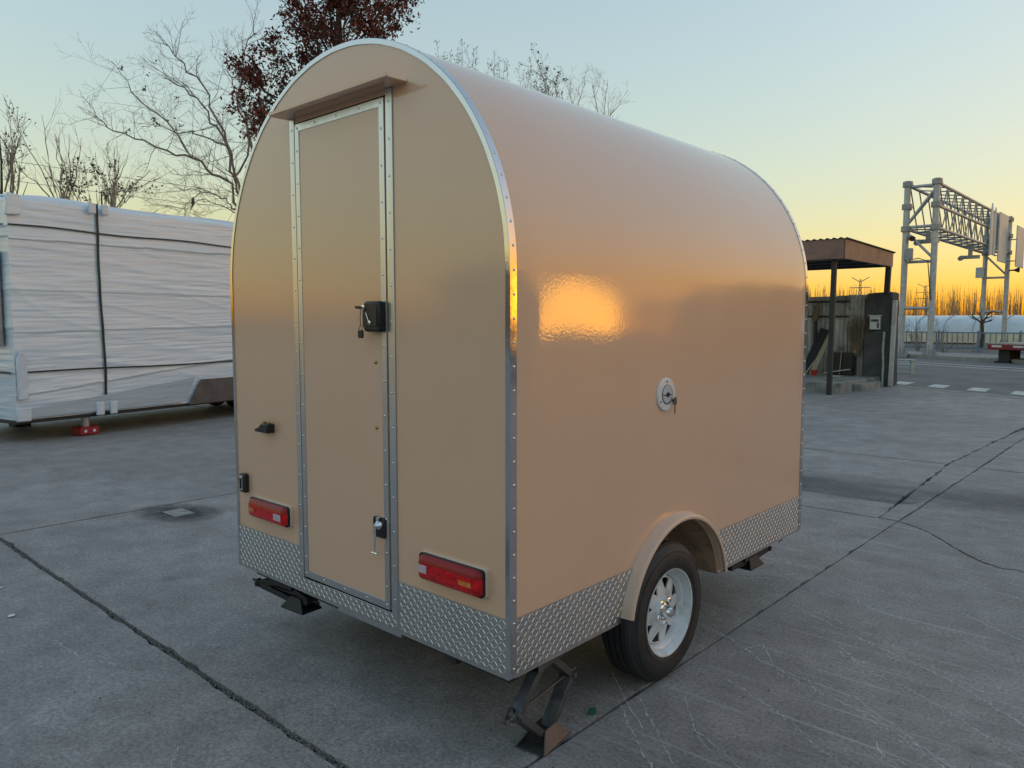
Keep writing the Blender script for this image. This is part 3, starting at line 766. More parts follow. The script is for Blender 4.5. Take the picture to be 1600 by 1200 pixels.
# ---- round access hatch on the side
ly, lz = 1.050, 1.349
HX = bow(ly, lz)
ht = MB().lathe([(0.0, 0.006), (0.044, 0.006), (0.046, 0.010), (0.072, 0.009), (0.077, 0.005), (0.078, 0.0)], (1.0004 + HX, ly, lz), (1, 0, 0), 40).build('access_hatch', M['white_plastic'], trailer, smooth=35)
MB().lathe([(0.0, 0.0), (0.041, 0.0), (0.043, 0.004), (0.038, 0.007), (0.0, 0.0075)], (1.0068 + HX, ly, lz + 0.002), (1, 0, 0), 36).build('hatch_cap', M['grey_plastic'], ht, smooth=30)
MB().lathe([(0.0425, 0.0), (0.0455, 0.0), (0.0455, 0.0015), (0.0425, 0.0015)], (1.0105 + HX, ly, lz), (1, 0, 0), 36, closed=True).build('hatch_seal', M['dark_gap'], ht, smooth=40)
MB().box(1.0140 + HX, 1.0155 + HX, ly - 0.040, ly + 0.040, lz - 0.003, lz + 0.001).lathe([(0, 0), (0.012, 0), (0.010, 0.006), (0, 0.007)], (1.0142 + HX, ly, lz), (1, 0, 0), 16).build('hatch_lock', M['black_metal'], ht, smooth=40)
for an in (92, 210, 330):
    sb = MB(); dome(sb, (1.0098 + HX, ly + 0.060 * math.cos(rad(an)), lz + 0.060 * math.sin(rad(an))), (1, 0, 0), 0.005, 0.003); sb.build('hatch_screw', M['black_metal'], ht, smooth=50)
hk = tag(empty('hatch_key', (1.02 + HX, ly + 0.052, lz - 0.03)), 'small key hanging at the round white hatch on the trailer side', 'keys')
MB().prism(rrect(-0.014, 0.012, -0.020, 0.014, 0.007), lambda u, v, d: (d, u, v), 0.0, 0.005).build('key_head', M['jack_steel'], hk, bevel=0.001)
MB().box(0.001, 0.003, -0.004, 0.004, -0.062, -0.019).build('key_blade', M['jack_steel'], hk)

# ---- fender and wheel well
def farc(r, n=44, lift=0.0):
    a_ = math.asin(max(-1, min(1, (ZB - 0.012 + lift - FZ) / r)))
    return [(math.pi - a_) - (math.pi - 2 * a_) * k / n for k in range(n + 1)]
sec = [(1.0006, 0.472), (1.005, 0.469), (1.046, 0.464), (1.054, 0.459), (1.057, 0.450), (1.054, 0.442), (1.048, 0.441), (1.044, 0.447), (1.034, 0.450), (1.030, 0.447), (1.0006, 0.451)]
rings = []
for t in farc(0.46, lift=0.030):
    rings.append([(x, FY + r * math.cos(t), FZ + r * math.sin(t)) for x, r in sec])
MB().loft(rings, caps=True).build('fender', M['paint_fender'], trailer, smooth=50)
well = MB()
rr = []
for t in farc(0.446):
    rr.append([(x, FY + 0.447 * math.cos(t), FZ + 0.447 * math.sin(t)) for x in (0.72, 0.86, 1.0)])
well.loft(rr, closed_ring=False)
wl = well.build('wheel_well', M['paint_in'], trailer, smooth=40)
pp = [(FY + 0.447 * math.cos(t), FZ + 0.447 * math.sin(t)) for t in farc(0.446)]
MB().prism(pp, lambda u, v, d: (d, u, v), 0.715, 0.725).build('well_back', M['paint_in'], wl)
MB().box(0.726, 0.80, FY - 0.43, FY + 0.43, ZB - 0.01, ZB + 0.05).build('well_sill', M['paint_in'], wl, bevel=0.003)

# ---- wheels
WY, WZ, WR = 1.055, 0.325, 0.325
def make_wheel(sx):
    wx = 1.05 * sx; ax = (sx, 0, 0)
    def C(h): return (0, WY, WZ)
    hub = MB().lathe([(0.0, -0.16), (0.168, -0.16), (0.168, -0.10), (0.085, -0.10), (0.085, -0.072), (0.0, -0.072)], (wx, WY, WZ), ax, 24).build('wheel', M['chassis'], trailer, smooth=40)
    prof = [(0.196, 0.0), (0.203, 0.004), (0.222, 0.010), (0.250, 0.013), (0.278, 0.010), (0.297, 0.001), (0.3075, -0.010), (0.3105, -0.013), (0.318, -0.016), (0.3225, -0.026)]
    tread_r = 0.325
    for h0, h1, r0 in ((-0.027, -0.052, tread_r), (-0.053, -0.060, 0.317), (-0.061, -0.086, tread_r), (-0.087, -0.095, 0.317), (-0.096, -0.121, tread_r), (-0.122, -0.129, 0.317), (-0.130, -0.155, tread_r)):
        prof += [(r0, h0), (r0, h1)]
    prof += [(0.3225, -0.156), (0.310, -0.168), (0.297, -0.181), (0.250, -0.193), (0.205, -0.186), (0.196, -0.182)]
    MB().lathe(prof, (wx, WY, WZ), ax, 96).build('tyre', M['rubber'], hub, smooth=35)
    # tread blocks on the shoulders and raised sidewall ribs
    tb = MB()
    for k in range(64):
        a0 = 6.28318 * k / 64
        for h0, h1 in ((-0.0135, -0.0275), (-0.1545, -0.1685)):
            vs = []
            for r_, hh in ((0.3245, h1 if h1 > -0.1 else h0), (0.3085, h0 if h1 > -0.1 else h1)):
                for da in (0.012, 0.062):
                    t = a0 + da
                    for rr_ in (r_, r_ - 0.012):
                        vs.append((wx + sx * hh, WY + rr_ * math.cos(t), WZ + rr_ * math.sin(t)))
            tb.add(vs, [(0, 2, 6, 4), (0, 4, 5, 1), (2, 3, 7, 6), (0, 1, 3, 2), (4, 6, 7, 5)])
    tag(tb.build('tread_blocks', M['rubber'], hub), kind='stuff')
    MB().lathe([(0.284, 0.0088), (0.2875, 0.0086), (0.2872, 0.0066), (0.2835, 0.0070)], (wx, WY, WZ), ax, 64, closed=True).lathe([(0.226, 0.0125), (0.230, 0.0128), (0.230, 0.010), (0.226, 0.009)], (wx, WY, WZ), ax, 64, closed=True).build('sidewall_rib', M['rubber'], hub, smooth=40)
    # white steel rim: barrel, then a dished disc with eight triangular windows
    rim = MB().lathe([(0.200, -0.004), (0.207, 0.004), (0.205, 0.008), (0.199, 0.006), (0.193, -0.004), (0.186, -0.020), (0.181, -0.030), (0.176, -0.032), (0.171, -0.036), (0.166, -0.050), (0.160, -0.056), (0.160, -0.062), (0.170, -0.072), (0.185, -0.16), (0.19, -0.16), (0.178, -0.07), (0.195, -0.02)], (wx, WY, WZ), ax, 64, closed=True).build('rim', M['rim'], hub, smooth=35)
    dm = MB(); nsp = 8; dz0 = -0.050
    x_, y_, _ = frame_of(ax)
    def DP(r_, a_, h_): return Vector((wx, WY, WZ)) + Vector(ax) * h_ + (x_ * math.cos(a_) + y_ * math.sin(a_)) * r_
    def dish(r_): return dz0 + 0.016 * (0.162 - r_) / 0.08
    for k in range(nsp):
        a0 = 6.28318 * k / nsp + 0.12; a1 = a0 + 6.28318 / nsp; am = (a0 + a1) / 2
        for off in (0.0, -0.006):
            pts = []
            for r_, a_ in ((0.1625, a0), (0.1625, am), (0.1625, a1), (0.072, a1), (0.072, am), (0.072, a0), (0.152, a0 + 0.15), (0.153, am), (0.152, a1 - 0.15), (0.094, am)):
                pts.append(DP(r_, a_, dish(r_) + off))
            fs = [(0, 1, 7, 6), (1, 2, 8, 7), (2, 3, 9, 8), (3, 4, 9), (4, 5, 9), (5, 0, 6, 9)]
            dm.add(pts, fs if off == 0 else [tuple(reversed(f)) for f in fs])
        edge = [(0.152, a0 + 0.15), (0.153, am), (0.152, a1 - 0.15), (0.094, am)]
        for q in range(4):
            (r1, t1), (r2, t2) = edge[q], edge[(q + 1) % 4]
            dm.add([DP(r1, t1, dish(r1)), DP(r2, t2, dish(r2)), DP(r2, t2, dish(r2) - 0.006), DP(r1, t1, dish(r1) - 0.006)], [(0, 1, 2, 3)])
    dm.lathe([(0.072, dish(0.072)), (0.066, dish(0.072) + 0.008), (0.044, dish(0.072) + 0.008), (0.042, dish(0.072) - 0.01)], (wx, WY, WZ), ax, 32)
    dm.build('rim_disc', M['rim'], hub, smooth=30, fix=False)
    MB().lathe([(0.042, -0.05), (0.040, -0.028), (0.030, -0.022), (0.028, 0.004), (0.022, 0.014), (0.010, 0.018), (0, 0.018)], (wx, WY, WZ), ax, 28).build('hub_cap', M['chrome'], hub, smooth=35)
    for k in range(5):
        t = 6.28318 * k / 5 + 0.3; c = DP(0.0565, t, -0.036)
        MB().lathe([(0.0125, 0.0), (0.0125, 0.012), (0.0105, 0.016), (0.007, 0.017), (0.006, 0.026), (0, 0.026)], c, ax, 6).build('lug_nut', M['chrome'], hub)
    return hub
make_wheel(1)
make_wheel(-1)
MB().tube([(-0.92, WY, WZ), (0.92, WY, WZ)], 0.032, 12).build('axle', M['chassis'], trailer, smooth=40)

# ---- chassis rails and cross members
ch = MB()
for x in (-0.66, 0.62): ch.box(x - 0.03, x + 0.03, 0.06, LEN + 0.9, ZB - 0.075, ZB - 0.001)
for y in (0.09, 0.75, 1.62, 2.60): ch.box(-0.94, 0.70 if 0.6 < y < 1.8 else 0.94, y - 0.025, y + 0.025, ZB - 0.058, ZB - 0.002)
ch.build('chassis_frame', M['chassis'], trailer)
MB().box(-0.10, 0.36, 0.012, 0.06, ZB - 0.030, ZB - 0.008).build('step_rail', M['alu_strip'], trailer)
for x in (-0.6, 0.6): MB().bar((x, 0.75, 0.28), (x, 1.4, 0.28), 0.05, 0.033).build('leaf_spring', M['chassis'], trailer)

# ---- scissor jacks
def channel(m, p0, p1, side, w_, h_, t_=0.004):
    """folded steel channel from p0 to p1; side = the wide direction"""
    p0 = Vector(p0); p1 = Vector(p1); d = (p1 - p0).normalized(); s_ = Vector(side).normalized(); n = d.cross(s_).normalized()
    sec = [(-w_ / 2, -h_ / 2), (w_ / 2, -h_ / 2), (w_ / 2, h_ / 2), (w_ / 2 - t_, h_ / 2), (w_ / 2 - t_, -h_ / 2 + t_), (-w_ / 2 + t_, -h_ / 2 + t_), (-w_ / 2 + t_, h_ / 2), (-w_ / 2, h_ / 2)]
    m.loft([[p + s_ * a + n * b for a, b in sec] for p in (p0, p1)], caps=True)
def jack(cx, cy, ang, top, L_pt, R_pt, bot, foot, mt, folded=False, fo=0.0):
    """ang = direction of the screw in plan; L_pt/R_pt/bot are heights and half span"""
    u = Vector((math.cos(ang), math.sin(ang), 0)); v = Vector((-u.y, u.x, 0)); c = Vector((cx, cy, 0))
    P = lambda a, b, z: c + u * a + v * b + Vector((0, 0, z))
    zs = L_pt[1]
    m = MB(); channel(m, P(-0.10, 0, top), P(0.10, 0, top), v, 0.075, 0.03)
    j = m.build('stabiliser_jack', mt, trailer, bevel=0.002, seg=1)
    def arm(p, q, w_):
        a = MB(); channel(a, p, q, v, w_, 0.030); a.build('jack_arm', mt, j, bevel=0.0015, seg=1)
    arm(P(-0.035, 0, top - 0.006), P(L_pt[0], 0, zs), 0.046)
    arm(P(0.035, 0, top - 0.006), P(R_pt[0], 0, zs), 0.046)
    arm(P(L_pt[0], 0, zs), P(fo - 0.028, 0, bot), 0.056)
    arm(P(R_pt[0], 0, zs), P(fo + 0.028, 0, bot), 0.056)
    MB().tube([P(L_pt[0] - 0.075, 0, zs), P(R_pt[0] + 0.06, 0, zs)], 0.007, 8).build('jack_screw', mt, j, smooth=40)
    for a in (L_pt[0], R_pt[0]):
        MB().tube([P(a, -0.036, zs), P(a, 0.036, zs)], 0.014, 12).build('jack_pivot', mt, j, smooth=40)
    MB().lathe([(0.0, 0), (0.016, 0), (0.019, 0.006), (0.010, 0.012), (0.010, 0.028), (0, 0.03)], P(L_pt[0] - 0.02, 0, zs), -u, 14).build('jack_nut', mt, j, smooth=40)
    if not folded:
        hk_ = MB(); hk_.tube([P(L_pt[0] - 0.03 + 0.026 * math.cos(t_ * 0.45), 0.004, zs + 0.026 * math.sin(t_ * 0.45) + 0.01) for t_ in range(0, 9)], 0.006, 8)
        hk_.build('jack_hook', M['black_metal'], j, smooth=40)
    fm = MB(); fu, fv = foot; P0 = P
    P = lambda a, b, z: P0(a + fo, b, z)
    z0 = bot - 0.035 if folded else 0.002
    base = [P(-fu, -fv, z0), P(fu, -fv, z0), P(fu, fv, z0), P(-fu, fv, z0)]
    up = [P(-0.045, -0.034, bot + 0.020), P(0.045, -0.034, bot + 0.020), P(0.045, 0.034, bot + 0.020), P(-0.045, 0.034, bot + 0.020)]
    dn = [q - Vector((0, 0, 0.0)) for q in base]
    # pressed foot: base rim plus two upturned cheeks and sloping ends
    fm.add(base + [q + Vector((0, 0, 0.005)) for q in base], [(3, 2, 1, 0), (4, 5, 6, 7), (0, 1, 5, 4), (1, 2, 6, 5), (2, 3, 7, 6), (3, 0, 4, 7)])
    for s_ in (-1, 1):
        q = [P(-fu, s_ * fv, z0 + 0.005), P(fu, s_ * fv, z0 + 0.005), P(0.040, s_ * 0.034, bot + 0.028), P(-0.040, s_ * 0.034, bot + 0.028)]
        q2 = [p_ - v * s_ * 0.005 for p_ in q]
        fm.add(q + q2, [(0, 1, 2, 3), (7, 6, 5, 4), (0, 4, 5, 1), (1, 5, 6, 2), (2, 6, 7, 3), (3, 7, 4, 0)])
    fm.build('jack_foot', mt, j)
    return j
jack(0.950, 0.255, math.atan2(0.40, -0.065), ZB - 0.022, (-0.205, 0.200), (0.205, 0.200), 0.040, (0.105, 0.068), M['jack_steel'])
jack(-0.63, 0.055, rad(4), ZB - 0.030, (-0.215, 0.285), (0.215, 0.285), 0.262, (0.090, 0.060), M['black_metal'], True, 0.13)
jack(0.955, 2.08, rad(90), ZB - 0.022, (-0.25, 0.328), (0.25, 0.328), 0.315, (0.085, 0.065), M['black_metal'], True)
jack(-0.935, 2.35, rad(90), ZB - 0.022, (-0.235, 0.322), (0.235, 0.322), 0.315, (0.085, 0.065), M['black_metal'], True)
# ------------------------------------------------------------------ film-wrapped load on the left
def film_material():
    m = bpy.data.materials.new('stretch_film'); m.use_nodes = True
    nt = m.node_tree; N = nt.nodes; L = nt.links; p = N['Principled BSDF']
    tc = N.new('ShaderNodeTexCoord')
    def noise(sc, st, det=4, dis=0.0):
        mp = N.new('ShaderNodeMapping'); mp.inputs['Scale'].default_value = st; L.new(tc.outputs['Object'], mp.inputs[0])
        n = N.new('ShaderNodeTexNoise'); n.inputs['Scale'].default_value = sc; n.inputs['Detail'].default_value = det; n.inputs['Distortion'].default_value = dis
        L.new(mp.outputs[0], n.inputs[0]); return n.outputs[0]
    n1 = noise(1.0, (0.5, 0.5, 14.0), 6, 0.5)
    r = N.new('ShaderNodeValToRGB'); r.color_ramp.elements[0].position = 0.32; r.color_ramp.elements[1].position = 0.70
    r.color_ramp.elements[0].color = (0.57, 0.70, 0.83, 1); r.color_ramp.elements[1].color = (0.77, 0.87, 0.96, 1)  # blue of the reflected sky is tinted into the white film's colour
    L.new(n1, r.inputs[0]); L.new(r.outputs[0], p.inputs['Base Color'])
    p.inputs['Roughness'].default_value = 0.34
    p.inputs['Coat Weight'].default_value = 0.9; p.inputs['Coat Roughness'].default_value = 0.14
    b1 = N.new('ShaderNodeBump'); b1.inputs['Strength'].default_value = 0.22; b1.inputs['Distance'].default_value = 0.02
    L.new(noise(1.0, (0.7, 0.7, 34.0), 5, 0.8), b1.inputs['Height'])
    b2 = N.new('ShaderNodeBump'); b2.inputs['Strength'].default_value = 0.3; b2.inputs['Distance'].default_value = 0.006
    L.new(noise(1.0, (3.0, 3.0, 110.0), 3, 0.4), b2.inputs['Height']); L.new(b1.outputs[0], b2.inputs['Normal'])
    L.new(b2.outputs[0], p.inputs['Normal']); L.new(b2.outputs[0], p.inputs['Coat Normal'])
    return m
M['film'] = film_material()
M['strap'] = mat('green_strap', (0.004, 0.026, 0.020), rough=0.5)
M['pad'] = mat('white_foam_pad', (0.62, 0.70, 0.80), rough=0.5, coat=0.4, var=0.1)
M['card'] = mat('brown_board', (0.10, 0.085, 0.08), rough=0.6, var=0.3, scale=5, coat=0.3)
M['grey_panel'] = mat('grey_end_panel', (0.20, 0.20, 0.21), rough=0.4, coat=0.5, var=0.4, scale=4, bump=0.4, bscale=14, stretch=(1, 1, 4))
M['red_foot'] = mat('red_painted_foot', (0.32, 0.012, 0.025), rough=0.5, var=0.3, scale=20)
M['grey_tube'] = mat('galvanised_leg', (0.45, 0.46, 0.47), rough=0.45, metal=0.7)

wrap = tag(empty('wrapped_trailer', (-8.98, 1.04, 0), rad(90 + 11.6)), 'tall load wrapped in white plastic film with green straps on a red-footed leg', 'wrapped load')
# local axes: x along the long side (away from camera), y towards the left/back, side facing us is y = 0
rw = random.Random(11)
from mathutils import noise as NZ
WLEN, WDEP, WB, WT = 5.6, 2.15, 0.33, 3.40
def fold(x, z):
    """horizontal drape of the film, in metres out of the wall"""
    h = 0.003 * NZ.noise(Vector((x * 0.35, z * 6.5, 1.0))) + 0.0032 * NZ.noise(Vector((x * 0.8, z * 17.0 + x * 1.1, 4.0))) + 0.0045 * NZ.noise(Vector((x * 1.6, z * 38.0 - x * 1.5, 9.0)))
    h += 0.006 * max(0.0, NZ.noise(Vector((x * 1.9 + z * 1.2, z * 1.3, 14.0))) - 0.15)          # slanting creases
    h += 0.008 * max(0.0, 0.12 - abs(NZ.noise(Vector((x * 0.6 + z * 0.25, z * 2.2 + x * 0.5, 22.0))))) * 4
    # overlapping turns of film: their lower edges stand a little proud
    for z0, sl, a in ((2.78, 0.010, 0.022), (2.10, 0.000, 0.010), (1.52, 0.02, 0.012), (0.66, 0.10, 0.020)):
        e = z - (z0 + sl * x)
        if 0 < e < 0.5: h += a * (1 - e / 0.5) ** 2
    return h
nx, nz = 190, 230
rows = []
for j in range(nz + 1):
    t = j / nz; z = WB + 0.0 + (WT - WB) * t
    row = []
    # round the near end corner, then the long side
    for i in range(nx + 1):
        if i < 26:                                        # end face
            yy = WDEP * (1 - i / 26.0); xx = 0.02
            row.append((xx - fold(yy + 3, z) * 0.8 - 0.02 * math.sin(math.pi * t), yy, z))
        else:
            xx = WLEN * ((i - 26) / (nx - 26)) ** 1.15
            bulge = 0.03 * math.sin(math.pi * min(1, max(0, t)))
            row.append((xx, -fold(xx, z) - bulge, z))
    if t > 0.965:                                         # rounded, slightly sagging top edge
        k = (t - 0.965) / 0.035
        row = [(a + (0.06 * k * k if i < 26 else 0), b + (0.07 * k * k if i >= 26 else 0), c - 0.012 * k + 0.02 * math.sin(a * 2.3) * k - 0.03 * k * max(0, 1 - abs(a) * 2)) for i, (a, b, c) in enumerate(row)]
    rows.append(row)
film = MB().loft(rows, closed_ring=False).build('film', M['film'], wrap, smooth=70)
top = [(0.05, 0.05), (WLEN, 0.05), (WLEN, WDEP), (0.05, WDEP)]
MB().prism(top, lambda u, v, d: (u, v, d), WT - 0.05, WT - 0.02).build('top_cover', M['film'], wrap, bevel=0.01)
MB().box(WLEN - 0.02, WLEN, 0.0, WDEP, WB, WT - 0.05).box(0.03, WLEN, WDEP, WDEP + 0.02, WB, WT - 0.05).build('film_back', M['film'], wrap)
MB().box(0.0, WLEN, 0.0, WDEP, WB - 0.05, WB - 0.002).build('base_frame', M['chassis'], wrap, bevel=0.01)
# pale lower board seen through the film, brown board at its right end
MB().prism([(0.10, WB + 0.03), (1.10, WB + 0.03), (2.55, WB + 0.03), (2.75, WB + 0.42), (1.3, WB + 0.27), (0.10, WB + 0.15)], lambda u, v, d: (u, d, v), -0.050, -0.062).build('lower_board', mat('greyed_film_board', (0.40, 0.50, 0.58), rough=0.4, coat=0.5, bump=0.4, bscale=20, stretch=(0.3, 1, 8), dist=0.01, var=0.2, scale=5), wrap)
MB().prism([(2.62, WB - 0.02), (4.6, WB - 0.02), (4.6, WB + 0.38), (2.86, WB + 0.38)], lambda u, v, d: (u, d, v), -0.052, -0.066).build('brown_board', M['card'], wrap)
# grey panel on the end face
MB().prism([(0.16, 1.35), (1.2, 1.35), (1.2, 2.72), (0.16, 2.62)], lambda u, v, d: (d, u, v), -0.030, -0.045).build('end_panel', M['grey_panel'], wrap)
# straps
def strap_path(pts, wdt=0.034, name='strap'):
    m = MB()
    for (p, q) in zip(pts, pts[1:]): m.bar(p, q, 0.008, wdt) if abs(q[2] - p[2]) < 0.5 else m.bar(p, q, wdt, 0.008, up=(0, 1, 0))
    return m.build(name, M['strap'], wrap)
def out(x, z): return -fold(x, z) - 0.03 * math.sin(math.pi * min(1, max(0, (z - WB) / (WT - WB)))) - 0.024
sx = 1.22
strap_path([(sx + 0.02 * math.sin(z * 2), out(sx, z), z) for z in [WB - 0.05 + (WT - WB + 0.03) * k / 14 for k in range(15)]])
strap_path([(x, out(x, 2.96), 2.96 + 0.012 * math.sin(x * 3)) for x in [0.0 + 5.6 * k / 28 for k in range(29)]], 0.022)
strap_path([(x, out(x, 0.98), 0.985 + 0.008 * math.sin(x * 2)) for x in [0.0 + 5.6 * k / 28 for k in range(29)]], 0.022)
strap_path([(-0.045, y, 2.96) for y in (0.0, WDEP)], 0.022); strap_path([(-0.045, y, 0.985) for y in (0.0, WDEP)], 0.022)
for x0, x1, z0, z1 in ((1.06, 1.18, WB - 0.03, WB + 0.16), (1.27, 1.38, WB - 0.03, WB + 0.16), (1.08, 1.185, WT - 0.17, WT - 0.02), (1.27, 1.37, WT - 0.17, WT - 0.02)):
    MB().box(x0, x1, -0.085, -0.045, z0, z1).build('corner_pad', M['pad'], wrap, bevel=0.012)
MB().box(-0.03, 0.16, -0.075, -0.038, WB - 0.01, WB + 0.18).build('corner_pad', M['pad'], wrap, bevel=0.015)
MB().prism([(0.0, 0.62), (0.13, 0.62), (0.13, 1.22), (0.05, 1.28), (0.0, 1.18)], lambda u, v, d: (u, d, v), -0.045, -0.085).build('corner_pad', M['pad'], wrap, bevel=0.012)
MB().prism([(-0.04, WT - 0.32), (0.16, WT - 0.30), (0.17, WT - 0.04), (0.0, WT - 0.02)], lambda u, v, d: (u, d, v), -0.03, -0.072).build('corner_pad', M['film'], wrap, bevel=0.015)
# support leg with red foot
MB().tube([(1.02, 0.16, 0.10), (1.02, 0.16, WB - 0.04)], 0.055, 12).build('support_leg', M['grey_tube'], wrap, smooth=40)
ft = MB().box(0.88, 1.16, 0.05, 0.28, 0.012, 0.13).build('support_foot', M['red_foot'], wrap, bevel=0.01)
for x in (0.955, 1.085):
    MB().lathe([(0.022, 0), (0.022, 0.006), (0.008, 0.008), (0.0, 0.006)], (x, 0.05, 0.068), (0, -1, 0), 12).build('foot_hole', M['pad'], ft)
for x, y in ((1.02, 2.0), (5.2, 0.2), (5.2, 2.0)):
    MB().box(x - 0.12, x + 0.12, y - 0.1, y + 0.1, 0.005, WB - 0.05).build('support_block', M['chassis'], wrap)
# axle far back in the shade below
for y in (1.2, 1.8):
    MB().lathe([(0.10, -0.09), (0.20, -0.09), (0.22, -0.06), (0.22, 0.06), (0.20, 0.09), (0.10, 0.09)], (4.6, y, 0.22), (0, 1, 0), 28).build('wheel', M['rubber'], wrap, smooth=40)
# ------------------------------------------------------------------ gatehouse shelter on the right
M['fascia'] = mat('brown_fascia', (0.28, 0.155, 0.12), rough=0.5, var=0.12, scale=3, dirt=(0.14, 0.10, 0.085), dscale=2.5)
M['dark_steel'] = mat('dark_post', (0.03, 0.028, 0.03), rough=0.6, var=0.3, scale=6)
M['roof_sheet'] = mat('roof_sheet', (0.09, 0.08, 0.075), rough=0.6, var=0.2)
M['fence_sheet'] = mat('weathered_sheet', (0.52, 0.52, 0.50), rough=0.6, metal=0.2, var=0.3, scale=3, dirt=(0.10, 0.085, 0.06), dscale=1.4, stretch=(1, 1, 0.25))
M['dark_render'] = mat('dark_render', (0.085, 0.086, 0.09), rough=0.9, var=0.35, scale=2.5, dirt=(0.045, 0.045, 0.045), dscale=1.6, bump=0.3, bscale=30, dist=0.01)
M['light_concrete'] = mat('light_concrete', (0.27, 0.265, 0.25), rough=0.9, var=0.3, scale=3, dirt=(0.12, 0.115, 0.105), dscale=2, bump=0.3, bscale=40, dist=0.008)
M['galv'] = mat('galvanised_steel', (0.48, 0.50, 0.52), rough=0.5, metal=0.5, var=0.18, scale=4, dirt=(0.36, 0.36, 0.36), dscale=5)
M['galv_dark'] = mat('galvanised_weathered', (0.34, 0.35, 0.36), rough=0.55, metal=0.5, var=0.2, scale=6)
M['sign_back'] = mat('sign_back', (0.62, 0.64, 0.62), rough=0.5, var=0.08, scale=1.5)
M['pale_green'] = mat('pale_green_paint', (0.40, 0.46, 0.42), rough=0.6, dirt=(0.2, 0.22, 0.2), dscale=5)
M['pale_board'] = mat('pale_plank', (0.36, 0.33, 0.22), rough=0.8, var=0.3, scale=8, stretch=(6, 6, 0.6))
M['twig'] = mat('dry_twigs', (0.20, 0.15, 0.10), rough=0.9, var=0.4, scale=30)
M['red_plastic'] = mat('red_plastic', (0.40, 0.03, 0.02), rough=0.4)
M['blue_rail'] = mat('blue_rail_paint', (0.16, 0.22, 0.30), rough=0.5, var=0.2)
M['cream_wall'] = mat('cream_wall', (0.66, 0.60, 0.46), rough=0.8, var=0.2, scale=0.8)
M['gh_film'] = mat('greenhouse_film', (0.56, 0.62, 0.66), rough=0.35, coat=0.4, crough=0.25, var=0.12, scale=0.6, dirt=(0.42, 0.46, 0.48), dscale=0.4)
M['red_truck'] = mat('red_truck_paint', (0.22, 0.012, 0.03), rough=0.4, var=0.3, scale=2)
M['truck_bed'] = mat('worn_truck_bed', (0.42, 0.38, 0.33), rough=0.8, var=0.2)

sh = tag(empty('gate_shelter', (-3.2, 15.6, 0)), 'open shelter with brown fascia roof on dark posts beyond the trailer', 'shelter')
def S(x, y, z): return (x + 3.2, y - 15.6, z)          # world -> shelter local
def sbox(x0, x1, y0, y1, z0, z1, name, mt, bevel=0):
    return MB().box(x0 + 3.2, x1 + 3.2, y0 - 15.6, y1 - 15.6, z0, z1).build(name, M[mt], sh, bevel=bevel)
# fascia boards (front faces -y, side faces +x); the side tapers with the roof slope
sbox(-9.0, -3.14, 15.50, 15.54, 3.06, 3.50, 'fascia', 'fascia', 0.006)
MB().prism([(15.545, 3.06), (17.30, 3.06), (17.30, 3.455), (15.545, 3.50)], lambda u, v, d: S(d, u, v), -3.155, -3.115).build('fascia', M['fascia'], sh, bevel=0.004)
MB().prism([(17.306, 3.06), (19.08, 3.06), (19.08, 3.41), (17.306, 3.455)], lambda u, v, d: S(d, u, v), -3.155, -3.115).build('fascia', M['fascia'], sh, bevel=0.004)
sbox(-9.0, -3.14, 19.05, 19.09, 3.06, 3.40, 'fascia', 'fascia', 0.004)
# corrugated roof sheet
rr = []
for i in range(0, 241):
    x = -9.0 + 5.93 * i / 240
    zz = 0.018 * math.sin(i * 1.05)
    rr.append([S(x, 15.47, 3.515 + zz), S(x, 19.14, 3.425 + zz), S(x, 19.14, 3.415 + zz), S(x, 15.47, 3.505 + zz)])
MB().loft(rr, caps=True).build('roof', M['roof_sheet'], sh, smooth=40)
sbox(-8.98, -3.16, 15.56, 19.03, 3.075, 3.095, 'soffit', 'roof_sheet')
for y in (16.3, 17.3, 18.3): sbox(-8.9, -3.2, y, y + 0.06, 3.03, 3.074, 'purlin', 'dark_steel')
def post(x, y, z0, z1, w_=0.10):
    return MB().bar(S(x - 0.02, y, z0), S(x, y, z1), w_, w_).build('post', M['dark_steel'], sh, bevel=0.006)
post(-3.38, 15.66, 0.0, 3.06); post(-3.15, 18.85, 2.38, 3.06, 0.12); post(-8.6, 15.66, 0, 3.06); post(-6.4, 18.95, 0, 3.06)
# platform with step
sbox(-9.0, -3.28, 16.05, 19.0, -0.02, 0.235, 'platform', 'light_concrete', 0.015)
sbox(-3.275, -3.08, 16.9, 18.35, -0.02, 0.17, 'step', 'light_concrete', 0.015)

# corrugated fence behind it
fn = tag(empty('sheet_fence', (-9.0, 19.2, 0)), 'weathered grey corrugated sheet fence behind the shelter platform', 'fence')
for k in range(7):
    x0 = -9.0 + 0.746 * k; nn = 44; rr = []
    for i in range(nn + 1):
        x = 0.742 * i / nn + 0.746 * k; c = (i * 7 // nn)
        ph = (i / nn * 7) % 1.0
        h = 0.022 * (1 if ph < 0.4 else -1 if 0.5 < ph < 0.9 else 0)
        zt = 2.36 + 0.02 * math.sin(k * 2.1)
        rr.append([(x, h + 0.012 * (k % 2), 0.22), (x, h + 0.012 * (k % 2), zt), (x, h + 0.012 * (k % 2) + 0.004, zt), (x, h + 0.012 * (k % 2) + 0.004, 0.22)])
    MB().loft(rr, caps=True).build('sheet', M['fence_sheet'], fn)
for z in (1.80, 2.20): MB().box(2.2, 4.82, -0.09, -0.045, z - 0.025, z + 0.025).build('rail', M['dark_steel'], fn)
MB().box(3.9, 3.98, -0.08, -0.04, 0.24, 2.1).build('rail', M['dark_steel'], fn)

